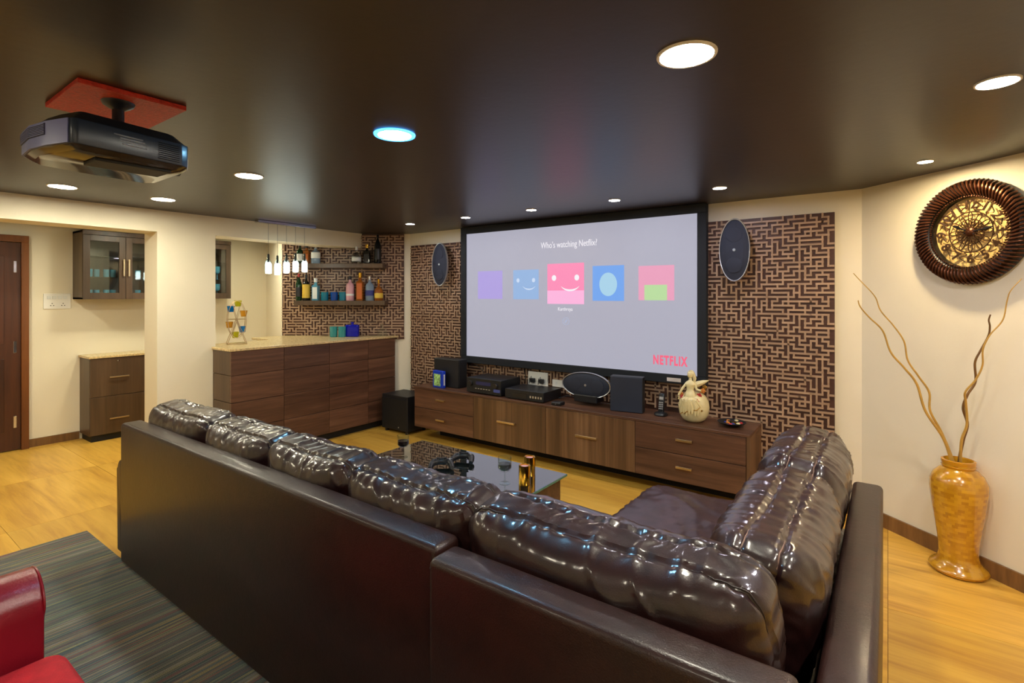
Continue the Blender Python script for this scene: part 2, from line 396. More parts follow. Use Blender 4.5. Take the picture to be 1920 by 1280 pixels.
# door in the alcove
b_ = B(); b_.box((XA, .42, .01), (XA + .035, 1.345, 2.14), .003); door = struct('door_1', b_, 'door_wood')
b_ = B()
for (y0, y1, z0, z1) in ((.38, .44, 0, 2.145), (1.345, 1.405, 0, 2.145), (.38, 1.405, 2.145, 2.215)):
    b_.box((XA, y0, z0), (XA + .06, y1, z1), .004)
mesh_obj('door_frame', b_, 'frame_wood', (0, 0, 0), door)
for z in (.296, 1.066, 1.892):
    b_ = B(); b_.box((XA + .035, 1.288, z - .06), (XA + .043, 1.312, z + .06), .002); mesh_obj('hinge', b_, 'chrome', (0, 0, 0), door)
for z0, z1 in ((.2, .95), (1.1, 2.0)):
    b_ = B(); b_.box((XA + .035, .55, z0), (XA + .041, 1.22, z1), .003); mesh_obj('door_panel', b_, 'door_wood', (0, 0, 0), door)

# ------------------------------------------------------------------ ceiling lamps
def downlight(x, y, r, colour, power, label, group=None, ring_glow=None):
    t_ = thing('ceiling_downlight', label, 'light', (x, y, H), group)
    k_ = 1.12 if ring_glow else 1.0
    bb = B(); bb.lathe([(r * .96, -.001), (r * .98, -.006), (r * 1.08 * k_, -.006), (r * 1.1 * k_, -.001), (r * 1.1 * k_, 0), (r * .96, 0)], (x, y, H), 32, ring=True)
    part('trim_ring', bb, lamp('ring_glow', *ring_glow) if ring_glow else 'white_plastic', t_, True)
    bb = B(); bb.lathe([(.001, -.004), (r * .96, -.004), (r * .96, -.0005), (.001, -.0005)], (x, y, H), 32)
    part('lens', bb, lamp('lamp_%02d' % len(MATS), colour, power), t_)
    return t_
G1, G2 = 'large round downlights in the ceiling', 'small downlights along the screen wall'
downlight(-.52, 1.664, .085, (1, .95, .78), L_BIG * 1.5, 'largest warm white round downlight, nearest in the ceiling', G1)
downlight(-1.909, 1.672, .08, (.28, .66, 1), L_BIG * 1.0, 'cyan blue glowing round ceiling downlight', G1, ((.02, .34, 1), 1.2))
downlight(-3.322, 1.697, .08, (1, .92, .72), L_BIG, 'warm white downlight between projector and blue downlight', G1)
downlight(-4.714, 1.089, .08, (1, .93, .72), L_BIG * 1.12, 'warm downlight nearest the doorway, directly below the projector in view', G1)
downlight(-4.69, 1.708, .08, (1, .93, .72), L_BIG, 'warm downlight in front of the cream column', G1)
downlight(.319, 2.534, .06, (.92, .88, 1), L_BIG * 1.7, 'violet white downlight at the right edge of the ceiling', G1)
downlight(.174, 3.795, .036, (1, .78, .46), L_SMALL * 4.4, 'amber downlight directly above the round wall clock', G2)
for x, c, lb in ((-4.163, (.95, .93, 1), 'small white downlight above the left oval wall speaker'), (-3.374, (1, .95, .98), 'small white downlight at the top left corner of the screen'),
                 (-2.593, (1, .84, .62), 'small peach coloured downlight above the middle left of the screen'), (-1.786, (.96, .94, 1), 'small white downlight above the right half of the screen'),
                 (-.973, (.88, .84, 1), 'small violet white downlight above the right oval wall speaker')):
    downlight(x, 3.865, .045, c, L_SMALL, lb, G2)
# added unseen fittings that brighten the room around the camera and the alcove
GH = 'added downlights out of view'
for x, y, c, p in ((.95, 1.7, (1, .9, .76), 1.0), (.9, -.6, (1, .9, .7), .8), (-.5, -.8, (1, .9, .7), .42), (-1.9, -.8, (1, .9, .7), .38), (-3.3, -.8, (1, .9, .7), .38), (-4.7, -.4, (1, .88, .62), .5)):
    downlight(x, y, .08, c, L_HID * p, 'added unseen warm downlight in the ceiling behind the camera', GH)
for x, y, lb in ((-6.35, .9, 'added unseen warm downlight in the alcove ceiling before the wooden door'), (-6.2, 2.2, 'added unseen warm downlight in the alcove ceiling behind the column'), (-6.35, 3.1, 'added unseen warm downlight in the ceiling behind the bar')):  # unseen lamps added to light the alcove
    downlight(x, y, .08, (1, .94, .70), L_HID * .44, lb, GH)

# ------------------------------------------------------------------ fretwork panels
def fret_cells(nx, ny, rg):
    idm = [[-1] * ny for _ in range(nx)]; cur = 0
    for j in range(ny):
        for i in range(nx):
            if idm[i][j] >= 0: continue
            cells = [(i, j)]; idm[i][j] = cur; tgt = rg.choice((3, 4, 4, 5))
            while len(cells) < tgt:
                cand = []
                for (a, c) in cells:
                    for da, dc, wt in ((1, 0, 4), (-1, 0, 4), (0, 1, 1), (0, -1, 1)):
                        x, y = a + da, c + dc
                        if 0 <= x < nx and 0 <= y < ny and idm[x][y] < 0:
                            sq = any(((x + ex, y) in cells and (x, y + ey) in cells and (x + ex, y + ey) in cells) for ex in (-1, 1) for ey in (-1, 1))
                            if not sq: cand += [(x, y)] * wt
                if not cand: break
                c_ = rg.choice(cand); idm[c_[0]][c_[1]] = cur; cells.append(c_)
            cur += 1
    return idm
def fret_bars(nx, ny, rg):
    """list of (i0, j0, i1, j1) grid segments that outline the blocks"""
    idm = fret_cells(nx, ny, rg); segs = []
    g = lambda i, j: idm[i][j] if 0 <= i < nx and 0 <= j < ny else -2
    for j in range(1, ny):
        i = 0
        while i < nx:
            if g(i, j) != g(i, j - 1):
                k = i
                while k < nx and g(k, j) != g(k, j - 1) and k - i < 5: k += 1
                segs.append((i, j, k, j)); i = k
            else: i += 1
    for i in range(1, nx):
        j = 0
        while j < ny:
            if g(i, j) != g(i - 1, j):
                k = j
                while k < ny and g(i, k) != g(i - 1, k): k += 1
                segs.append((i, j, i, k)); j = k
            else: j += 1
    return segs
PITCH, PZ, BW, BV = .0375, .0330, .0150, .0125
FR_Y = WY - .045
fp = thing('fretwork_panel', 'brown wall panel covered in raised tan geometric fretwork behind the screen', 'wall panel', (-2.56, WY, 0))
b_ = B(); b_.box((-4.81, WY - .033, .1), (-.318, WY, 2.212)); part('backing_board', b_, 'fret_back', fp)
rest = B(); big = []
for (xa, xb, za, zb, sd, near) in ((-4.81, -3.85, .1, 2.212, 3, False), (-3.85, -1.26, .60, .92, 5, False), (-1.26, -.318, .1, 2.212, 11, True)):
    nx, nz = max(1, round((xb - xa) / PITCH)), max(1, round((zb - za) / PZ)); px, pz = (xb - xa) / nx, (zb - za) / nz
    for (i0, j0, i1, j1) in fret_bars(nx, nz, random.Random(sd)):
        ax, az, bx_, bz = xa + i0 * px, za + j0 * pz, xa + i1 * px, za + j1 * pz
        if j0 == j1: q = ((ax - BW / 2, FR_Y, az - BW / 2), (bx_ + BW / 2, WY - .033, az + BW / 2)); ln = i1 - i0
        else: q = ((ax - BV / 2, FR_Y + .0006, az - BW / 2), (ax + BV / 2, WY - .033, bz + BW / 2)); ln = j1 - j0
        q = ((max(q[0][0], xa), q[0][1], max(q[0][2], za)), (min(q[1][0], xb), q[1][1], min(q[1][2], zb)))
        if near and az > .5: big.append((ln, q))
        else: rest.box(*q)
big.sort(key=lambda v: -v[0])
fbase = tuple(fp.location); shared = {}
for k, (ln, q) in enumerate(big):
    if k >= 300: rest.box(*q); continue
    (x0, y0, z0), (x1, y1, z1) = q
    key = (round(x1 - x0, 4), round(y1 - y0, 4), round(z1 - z0, 4))
    if key not in shared:
        bb = B(); bb.box((0, 0, 0), (x1 - x0, y1 - y0, z1 - z0)); bmesh.ops.recalc_face_normals(bb.bm, faces=bb.bm.faces)
        me = bpy.data.meshes.new('fret_strip'); bb.bm.to_mesh(me); bb.bm.free(); me.materials.append(MATS['bronze_strip']); shared[key] = me
    o = bpy.data.objects.new('fret_strip', shared[key]); COL.objects.link(o); o.parent = fp; o.location = (x0 - fbase[0], y0 - fbase[1], z0 - fbase[2])
o = part('fret_strips', rest, 'bronze_strip', fp); o['kind'] = 'stuff'
# same fretwork on the angled wall of the bar
bp_ = thing('fretwork_panel', 'brown and tan fretwork panel on the angled wall behind the bar shelves', 'wall panel', tuple(chw(.8)))
MC = Matrix(((CHD[0], CHN[0], 0, CH0[0]), (CHD[1], CHN[1], 0, CH0[1]), (0, 0, 1, 0), (0, 0, 0, 1)))   # (along, out, up) -> world
T0, T1 = .075, 1.60
b_ = B(); b_.box((T0, 0, 1.05), (T1, .02, H - .004), M=MC); part('backing_board', b_, 'fret_back', bp_)
rest = B(); nx, nz = round((T1 - T0) / PITCH), round((H - 1.05) / PZ)
for (i0, j0, i1, j1) in fret_bars(nx, nz, random.Random(21)):
    ax, az, bx_, bz = T0 + i0 * PITCH, 1.05 + j0 * PZ, T0 + i1 * PITCH, 1.05 + j1 * PZ
    if az > H - .03 or bz > H - .005: continue
    if j0 == j1: rest.box((max(ax - BW / 2, T0), .02, az - BW / 2), (min(bx_ + BW / 2, T1), .032, az + BW / 2), M=MC)
    else: rest.box((ax - BV / 2, .02, az - BW / 2), (ax + BV / 2, .0314, bz + BW / 2), M=MC)
o = part('fret_strips', rest, 'bronze_strip', bp_); o['kind'] = 'stuff'

# ------------------------------------------------------------------ projection screen
SX0, SX1, SZ0, SZ1 = -3.922, -1.214, .842, 2.362; FW = .076
sc = thing('projection_screen', 'large framed projection screen showing a profile menu on a pale picture', 'screen', ((SX0 + SX1) / 2, WY - .045, SZ0))
YF = 4.405
for nm, q in (('frame_rail', ((SX0, YF, SZ0), (SX1, FR_Y - .001, SZ0 + FW))), ('frame_rail', ((SX0, YF, SZ1 - FW), (SX1, FR_Y - .001, SZ1))),
              ('frame_stile', ((SX0, YF, SZ0 + FW), (SX0 + FW, FR_Y - .001, SZ1 - FW))), ('frame_stile', ((SX1 - FW, YF, SZ0 + FW), (SX1, FR_Y - .001, SZ1 - FW)))):
    bb = B(); bb.box(*q, .004); part(nm, bb, 'screen_frame', sc)
bb = B(); bb.box((SX0 + FW, YF + .018, SZ0 + FW), (SX1 - FW, YF + .03, SZ1 - FW)); canvas = part('canvas', bb, 'canvas', sc)
YC = YF + .018
def tile(x0, x1, z0, z1, mat, nm='picture_tile', y=.001):
    bb = B(); bb.box((x0, YC - y, z0), (x1, YC, z1)); return part(nm, bb, mat, canvas)
tile(-3.68, -3.34, 1.558, 1.862, 'tile_purple'); tile(-3.197, -2.877, 1.556, 1.862, 'tile_blue'); tile(-2.773, -2.358, 1.512, 1.912, 'tile_pink')
tile(-2.773, -2.358, 1.512, 1.645, 'tile_pink_pale', y=.0014); tile(-2.267, -1.948, 1.546, 1.875, 'tile_sky'); tile(-1.81, -1.487, 1.554, 1.86, 'tile_rose')
tile(-1.755, -1.55, 1.554, 1.69, 'tile_green', y=.0014)
bb = B(); bb.prism([(-2.107 + .09 * math.cos(a * math.pi / 16), 1.70 + .11 * math.sin(a * math.pi / 16)) for a in range(32)], 0, .0014, M=Matrix(((1, 0, 0, 0), (0, 0, -1, YC), (0, 1, 0, 0), (0, 0, 0, 1)))); part('picture_patch', bb, 'tile_ice', canvas)
def smile(cx, cz, s, mat):
    SM = Matrix(((1, 0, 0, 0), (0, 0, -1, YC), (0, 1, 0, 0), (0, 0, 0, 1)))
    for dx in (-.31, .31):
        bb = B(); bb.prism([(cx + dx * s + .062 * s * math.cos(a * math.pi / 10), cz + .14 * s + .07 * s * math.sin(a * math.pi / 10)) for a in range(20)], 0, .002, M=SM); part('smile_eye', bb, mat, canvas)
    pts = []; 
    for k in range(13): a = math.radians(215 + 110 * k / 12); pts.append((cx + .13 * s + .30 * s * math.cos(a), cz + .09 * s + .27 * s * math.sin(a)))
    up = [(x, z + .045 * s * math.sin(math.pi * (k + .6) / 13.2)) for k, (x, z) in enumerate(pts)]
    bb = B(); bb.prism(pts + up[::-1], 0, .002, M=SM); part('smile_mouth', bb, mat, canvas)
smile(-2.566, 1.712, .415, 'ink_white'); smile(-3.037, 1.709, .315, 'ink_pale')
def word(txt, x, z, size, mat, nm, bold=0, width=None, space=1.0):
    part(nm, text_mesh(txt, size, Matrix.Translation((x, YC - .001, z)) @ FACE_Y, .0006, bold, 'CENTER', width, space), mat, canvas)
word("Who's watching Netflix?", -2.535, 2.098, .088, 'ink_white', 'title_lettering', .0, .63)
word('NETFLIX', -1.527, 1.029, .108, 'ink_logo', 'logo_lettering', .0045, .30, 1.22)
word('Karthreya', -2.567, 1.461, .05, 'ink_white', 'name_lettering', .0, .163)
bb = B(); bb.tube([(-2.558 + .036 * math.cos(a * math.pi / 12), YC - .001, 1.343 + .036 * math.sin(a * math.pi / 12)) for a in range(24)], .0016, 6, closed=True); part('edit_icon', bb, 'ink_faint', canvas)
bb = B(); bb.box((-.004, -.001, -.02), (.004, 0, .02), M=Matrix.Translation((-2.558, YC, 1.343)) @ Matrix.Rotation(math.radians(35), 4, 'Y')); part('edit_icon_pencil', bb, 'ink_faint', canvas)
bb = B(); bb.box((-1.545, YF - .002, .858), (-1.425, YF, .89)); stk = part('sticker', bb, 'sticker_white', sc, label='white paper sticker')

# ------------------------------------------------------------------ oval speakers on the wall and on the console
def oval_speaker(c, rx, rz, depth, label, y_wall, horizontal=False):
    t_ = thing('oval_speaker', label, 'speaker', (c[0], y_wall, c[2] - rz), 'oval loudspeakers with silver rims')
    sx, sz = rx, rz
    def ell(prof, mat, nm, par=None, ring=False):
        bb = B(); bb.lathe(prof, seg=48, ring=ring, M=Matrix.Translation(c) @ Matrix.Rotation(math.pi / 2, 4, 'X') @ Matrix.Diagonal((sx, sz, 1, 1))); return part(nm, bb, mat, par or t_, True)
    ell([(.3, -depth), (.72, -depth * .8), (.95, -depth * .3), (.985, 0), (.0, .001)], 'black_plastic', 'cabinet')
    ell([(.955, -.012), (.985, -.014), (1.0, -.006), (1.0, .006), (.985, .012), (.955, .010)], 'silver_rim', 'rim', None, True)
    gr = ell([(0, .016), (.5, .014), (.9, .008), (.958, .002), (.958, -.003), (0, -.003)], 'speaker_cloth', 'grille')
    d = .48
    for s_ in (-1, 1):
        bb = B(); cc = (c[0] + (s_ * rx * d if horizontal else 0), c[1] - .0135, c[2] + (0 if horizontal else s_ * rz * d))
        bb.lathe([(.0, .0035), (.055, .004), (.062, .002), (.062, 0), (0, 0)], seg=24, M=Matrix.Translation(cc) @ Matrix.Rotation(math.pi / 2, 4, 'X')); part('cone', bb, 'speaker_cloth', gr, True)
    bb = B(); bb.lathe([(.0, .004), (.011, .003), (.011, 0), (0, 0)], seg=16, M=Matrix.Translation((c[0], c[1] - .016, c[2])) @ Matrix.Rotation(math.pi / 2, 4, 'X')); part('badge', bb, 'silver_rim', gr, True)
    if not horizontal:
        bb = B(); bb.box((c[0] - .03, c[1] + depth * .7, c[2] - .05), (c[0] + .03, y_wall, c[2] + .05), .004); part('bracket', bb, 'black_plastic', t_)
    else:
        bb = B(); bb.box((c[0] - .12, c[1] - .02, c[2] - rz - .04), (c[0] + .12, c[1] + .12, c[2] - rz + .03), .01); part('cradle', bb, 'black_plastic', t_)
    return t_
oval_speaker((-4.20, 4.36, 1.955), .122, .252, .05, 'upright oval black speaker with silver rim, left of the screen', FR_Y)
oval_speaker((-.985, 4.36, 1.958), .116, .252, .05, 'upright oval black speaker with silver rim, right of the screen', FR_Y)

# ------------------------------------------------------------------ low media console
CY = 4.05; CZ0, CZ1 = .135, .585
cn = thing('media_console', 'long low dark walnut media console with drawers and doors under the screen', 'console', (-2.55, 4.25, 0))
bb = B(); bb.box((-4.294, CY + .02, CZ0), (-.815, WY - .048, CZ1 - .022)); part('carcass', bb, 'walnut_x', cn)
bb = B(); bb.box((-4.30, CY - .004, CZ1 - .022), (-.808, WY - .048, CZ1), .003); part('top_board', bb, 'walnut_x', cn)
bb = B(); bb.box((-.833, CY - .001, CZ0), (-.808, WY - .048, CZ1 - .022), .002); part('end_panel', bb, 'walnut_z', cn)
bb = B(); bb.box((-4.15, 4.31, 0), (-.95, WY - .06, CZ0)); part('plinth', bb, 'black_matte', cn)
def pull(par, x, z, w_, y=CY, mat='brass'):
    bb = B(); bb.box((x - w_ / 2, y - .028, z - .009), (x + w_ / 2, y - .018, z + .009), .002)
    for s_ in (-1, 1): bb.box((x + s_ * (w_ / 2 - .012) - .005, y - .02, z - .005), (x + s_ * (w_ / 2 - .012) + .005, y, z + .005))
    part('handle', bb, mat, par)
for x0, x1 in ((-4.294, -3.432), (-1.688, -.835)):
    for z0, z1 in ((.355, .560), (CZ0, .350)):
        bb = B(); bb.box((x0 + .002, CY, z0), (x1 - .002, CY + .02, z1), .0015); d = part('drawer', bb, 'walnut_x', cn); pull(d, (x0 + x1) / 2 - .02, (z0 + z1) / 2 + .012, .125)
for x0, x1 in ((-3.432, -2.56), (-2.56, -1.688)):
    bb = B(); bb.box((x0 + .002, CY, CZ0), (x1 - .002, CY + .02, .560), .0015); d = part('door', bb, 'walnut_z', cn); pull(d, (x0 + x1) / 2 - .01, .36, .21)

def boxy(name, label, cat, a, b__, mat, bevel=.006, rz=0, group=None):
    c = ((a[0] + b__[0]) / 2, (a[1] + b__[1]) / 2, a[2])
    t_ = thing(name, label, cat, c, group)
    return t_, c
# wide black box speaker on the left
def passive_box(a, b__, rz, label):
    c = Vector(((a[0] + b__[0]) / 2, (a[1] + b__[1]) / 2, a[2])); M = Matrix.Translation(c) @ Matrix.Rotation(rz, 4, 'Z')
    t_ = thing('speaker_box', label, 'speaker', tuple(c), 'flat black box speakers on the console')
    w2, d2, h = (b__[0] - a[0]) / 2, (b__[1] - a[1]) / 2, b__[2] - a[2]
    bb = B(); bb.box((-w2, -d2 + .012, 0), (w2, d2, h), .005, M=M); part('cabinet', bb, 'black_vinyl', t_)
    bb = B(); bb.box((-w2 + .004, -d2, .004), (w2 - .004, -d2 + .0115, h - .004), .003, M=M); part('grille', bb, 'speaker_cloth' if label.startswith('squarish') else 'black_vinyl', t_)
passive_box((-4.13, 4.19, CZ1), (-3.76, 4.33, .895), 0, 'wide matte black speaker box behind the blue game case')
passive_box((-1.985, 4.20, CZ1), (-1.70, 4.30, .892), math.radians(10), 'squarish flat black speaker box right of the oval centre speaker')
oval_speaker((-2.24, 4.24, .775), .252, .118, .1, 'oval black centre speaker lying on its side on the console', 4.24, True)
# game case
gc = thing('game_case', 'upright blue plastic game case with bright cover art', 'case', (-3.99, 4.12, CZ1))
M = Matrix.Translation((-3.99, 4.12, CZ1)) @ Matrix.Rotation(math.radians(-6), 4, 'Z')
bb = B(); bb.box((-.085, -.012, 0), (.085, .03, .185), .006, M=M); part('case', bb, 'game_blue', gc)
bb = B(); bb.box((-.065, -.0135, .02), (.045, -.011, .15), M=M); part('cover_art', bb, 'game_art', gc)
bb = B(); bb.box((.0845, 0, .03), (.0865, .018, .15), M=M); part('spine_label', bb, 'label_white', gc)
# receiver
av = thing('av_receiver', 'tall black audio receiver with lit display beside the game case', 'receiver', (-3.33, 4.27, CZ1))
bb = B(); bb.box((-3.555, 4.10, CZ1 + .012), (-3.11, 4.43, .745), .004); body = part('housing', bb, 'black_plastic', av)
bb = B(); bb.box((-3.556, 4.09, CZ1 + .012), (-3.109, 4.10, .745), .003); fr = part('front_panel', bb, 'black_matte', av)
for x, r in ((-3.50, .026), (-3.17, .026)):
    bb = B(); bb.lathe([(0, .02), (r * .9, .02), (r, .016), (r, 0), (0, 0)], seg=24, M=Matrix.Translation((x, 4.09, .69)) @ Matrix.Rotation(math.pi / 2, 4, 'X')); part('knob', bb, 'black_plastic', fr, True)
bb = B(); bb.box((-3.43, 4.088, .68), (-3.24, 4.09, .715)); part('display', bb, emit('receiver_display', (40, 44, 110), .05), fr)
bb = B(); bb.box((-3.20, 4.0875, .625), (-3.12, 4.09, .655)); part('sticker', bb, emit('lit_panel', (90, 100, 170), .07), fr)
for k in range(6):
    bb = B(); bb.box((-3.44 + k * .035, 4.087, .638), (-3.42 + k * .035, 4.09, .645)); part('button', bb, 'silver_rim', fr)
for x in (-3.51, -3.15):
    for y in (4.14, 4.39):
        bb = B(); bb.lathe([(.02, 0), (.022, .012), (0, .012)], (x, y, CZ1), 16); part('foot', bb, 'black_matte', av, True)
# disc player
dp = thing('disc_player', 'low black disc player in front of the white wall sockets', 'player', (-2.83, 4.26, CZ1))
bb = B(); bb.box((-3.055, 4.095, CZ1 + .008), (-2.605, 4.41, .683), .004); part('housing', bb, 'black_plastic', dp)
bb = B(); bb.box((-3.054, 4.087, CZ1 + .008), (-2.606, 4.095, .683), .003); fr = part('front_panel', bb, 'black_matte', dp)
bb = B(); bb.box((-2.96, 4.0855, .655), (-2.78, 4.087, .667)); part('disc_tray', bb, 'black_plastic', fr)
bb = B(); bb.box((-2.97, 4.085, .612), (-2.80, 4.087, .642)); part('display', bb, 'black_plastic', fr)
for k in range(5):
    bb = B(); bb.box((-2.76 + k * .03, 4.084, .62), (-2.745 + k * .03, 4.087, .64)); part('button', bb, 'silver_rim', fr)
for x in (-3.02, -2.64):
    for y in (4.12, 4.38):
        bb = B(); bb.lathe([(.018, 0), (.02, .008), (0, .008)], (x, y, CZ1), 16); part('foot', bb, 'black_matte', dp, True)
st = thing('set_top_box', 'tiny black streaming box on the console edge beside the disc player', 'set-top box', (-2.47, 4.12, CZ1))
bb = B(); bb.box((-2.52, 4.08, CZ1), (-2.42, 4.17, CZ1 + .03), .008, 3); part('shell', bb, 'black_plastic', st)
bb = B(); bb.box((-2.475, 4.0785, CZ1 + .012), (-2.465, 4.081, CZ1 + .016)); part('indicator', bb, 'silver_rim', st)
# wall sockets with plugs
def socket(x0, x1, z0, z1, label, plugs, y=FR_Y):
    t_ = thing('wall_socket', label, 'socket', ((x0 + x1) / 2, y, z0))
    bb = B(); bb.box((x0, y - .012, z0), (x1, y, z1), .003); pl = part('plate', bb, 'white_plastic', t_)
    return t_
s1 = socket(-3.03, -2.79, .672, .81, 'white double socket plate with two black plugs above the disc player', 2)
for x in (-2.96, -2.85):
    bb = B(); bb.box((x - .025, FR_Y - .05, .70), (x + .025, FR_Y - .012, .745), .008); bb.tube([(x, FR_Y - .045, .74), (x + .005, FR_Y - .06, .77), (x - .02, FR_Y - .055, .745), (x - .03, FR_Y - .05, .69)], .004, 6); part('plug', bb, 'black_plastic', s1)
s2 = socket(-2.735, -2.60, .68, .752, 'small white socket plate half hidden behind the oval centre speaker', 0)
bb = B(); bb.box((-2.70, FR_Y - .0135, .70), (-2.68, FR_Y - .011, .73)); part('switch', bb, 'label_white', s2)
# loose cables
for nm, pts, lb in (('cable', [(-3.60, 4.36, CZ1 + .008), (-3.64, 4.38, .68), (-3.60, 4.42, .74), (-3.66, 4.43, .80), (-3.85, 4.45, .84)], 'black cable hanging between left speaker box and receiver'),
                    ('cable', [(-2.60, 4.36, CZ1 + .006), (-2.52, 4.40, .62), (-2.44, 4.43, .60), (-2.36, 4.36, .592), (-2.25, 4.38, .592), (-2.05, 4.42, .592)], 'black cables trailing behind the oval centre speaker'),
                    ('cable', [(-3.04, 4.44, CZ1 + .006), (-3.08, 4.452, .66), (-3.06, 4.455, .74), (-3.09, 4.455, .83)], 'thin dark cable climbing the fretwork left of the sockets')):
    P = [Vector(p) for p in pts]; sm = []
    for i in range(len(P) - 1):
        p0, p1, p2, p3 = P[max(i - 1, 0)], P[i], P[i + 1], P[min(i + 2, len(P) - 1)]
        for k in range(6):
            u = k / 6; sm.append(.5 * ((2 * p1) + (p2 - p0) * u + (2 * p0 - 5 * p1 + 4 * p2 - p3) * u * u + (3 * p1 - p0 - 3 * p2 + p3) * u ** 3))
    sm.append(P[-1]); bb = B(); bb.tube(sm, .004, 6); single(nm, bb, 'black_plastic', lb, 'cable', tuple(P[0]), 'cables behind the equipment', True)
# cordless phone
ph = thing('cordless_phone', 'black cordless phone standing in its charging cradle', 'phone', (-1.55, 4.27, CZ1))
bb = B(); bb.lathe([(.05, 0), (.056, .01), (.05, .024), (.03, .032), (0, .032)], (-1.55, 4.27, CZ1), 24); part('cradle', bb, 'black_plastic', ph, True)
M = Matrix.Translation((-1.55, 4.275, CZ1 + .02)) @ Matrix.Rotation(math.radians(-10), 4, 'X')
bb = B(); bb.box((-.025, -.014, 0), (.025, .014, .165), .01, 3, M=M); hs = part('handset', bb, 'black_plastic', ph, True)
bb = B(); bb.box((-.017, -.016, .11), (.017, -.0135, .135), M=M); part('display', bb, 'silver_rim', hs)
for r_ in range(4):
    for c_ in range(3):
        bb = B(); bb.box((-.018 + c_ * .013, -.0165, .03 + r_ * .017), (-.009 + c_ * .013, -.0135, .041 + r_ * .017), .001, 1, M=M); part('key', bb, 'silver_rim', hs)
# globe figurine
fg = thing('figurine_vase', 'cream ceramic globe vase with a winged lady figurine and painted flowers', 'figurine', (-1.265, 4.235, CZ1))
gc_ = Vector((-1.265, 4.235, CZ1 + .118))
bb = B(); bb.lathe([(0, -.118), (.06, -.116), (.09, -.095), (.112, -.055), (.12, 0), (.112, .05), (.09, .09), (.055, .115), (0, .12)], tuple(gc_), 32); part('globe', bb, 'ceramic_cream', fg, True)
sk_v = []; 
bb = B()
hip = gc_ + Vector((-.01, -.06, .09)); chest = hip + Vector((0, .02, .085)); neck = chest + Vector((-.002, .0, .05)); head = neck + Vector((-.005, -.003, .035))
bb.lathe([(0, -.03), (.046, -.02), (.050, .0), (.040, .03), (.027, .05), (.031, .075), (.040, .095), (.032, .115), (.013, .128), (.011, .145), (0, .147)], tuple(hip), 20, sy=.8)
bb.ball(tuple(head), (.022, .024, .029)); bb.ball(tuple(head + Vector((.004, .010, .006))), (.029, .024, .031)); bb.tube([head + Vector((.02, .012, .01)), head + Vector((.03, .016, -.03)), head + Vector((.028, .018, -.07))], [.014, .016, .006], 8)
part('lady', bb, 'ceramic_cream', fg, True)
bb = B()
for s_, e1, e2 in ((-1, (-.055, -.015, .045), (-.085, -.03, .005)), (1, (.05, .0, .04), (.085, -.01, .055))):
    sh = hip + Vector((s_ * .028, .01, .105)); bb.tube([sh, hip + Vector(e1) + Vector((0, 0, .02)), hip + Vector(e2)], [.012, .010, .008], 8)
part('arms', bb, 'ceramic_cream', fg, True)
bb = B()
for k in range(9):
    a = math.radians(-60 + 15 * k); p0 = hip + Vector((.02 * math.sin(a), -.02, -.005)); p1 = gc_ + Vector((.085 * math.sin(a), -.085 * abs(math.cos(a)) - .035, .02 - .02 * (k % 2))); p2 = gc_ + Vector((.085 * math.sin(a), -.08 * abs(math.cos(a)) - .045, -.045 + .012 * math.sin(k * 1.7)))
    bb.tube([p0, (p0 + p1) / 2 + Vector((0, -.02, .012)), p1, p2], [.012, .02, .017, .006], 8)
part('gown', bb, 'ceramic_cream', fg, True)
bb = B(); bb.tube([gc_ + Vector((-.075 + .015 * k, -.107 + .012 * math.sin(k * 1.3) - .018 * math.cos((k - 5) * .3), -.05 + .006 * k + .008 * math.sin(k * 2))) for k in range(11)], .004, 6); part('gown_hem', bb, 'gilt', fg, True)
bb = B(); wv = chest + Vector((.01, .02, 0)); bb.tube([wv, wv + Vector((.04, .01, .012)), wv + Vector((.08, .015, .03)), wv + Vector((.115, .02, .045))], [.02, .024, .016, .003], 8, M=None); part('wing', bb, 'ceramic_cream', fg, True)
for (dx, dy, dz, mt) in ((-.095, -.035, .10, 'flower_orange'), (-.075, -.055, .075, 'flower_red'), (-.105, -.02, .06, 'ceramic_cream'), (.075, -.02, .135, 'flower_orange'), (.085, -.01, .165, 'gilt'), (.055, -.05, .10, 'flower_red'), (.045, -.088, .06, 'flower_red'), (.07, -.085, -.01, 'gilt'), (-.085, -.07, .02, 'ceramic_cream')):
    c = gc_ + Vector((dx, dy, dz)); bb = B(); bb.ball(tuple(c), .009, 8)
    for k in range(5):
        a = 2 * math.pi * k / 5; bb.ball(tuple(c + Vector((.013 * math.cos(a), .004, .013 * math.sin(a)))), .009, 8)
    part('flower', bb, mt, fg, True)
# bowl of trinkets
bw = thing('trinket_bowl', 'small black bowl of coloured trinkets at the right end of the console', 'bowl', (-.98, 4.25, CZ1))
bb = B(); bb.lathe([(.04, 0), (.05, .004), (.09, .022), (.105, .034), (.103, .036), (.085, .026), (.04, .010), (0, .009)], (-.98, 4.25, CZ1), 28); part('dish', bb, 'black_plastic', bw, True)
for k in range(12):
    a = k * 2.4; r_ = .02 + .045 * (k % 3) / 2; bb = B(); bb.ball((-.98 + r_ * math.cos(a), 4.25 + r_ * math.sin(a), CZ1 + .026 + .006 * (k % 2)), (.016, .012, .009), 8); part('trinket', bb, ('gold', 'flower_orange', 'flower_red', 'black_plastic', 'label_blue', 'ceramic_cream')[k % 6], bw, True)

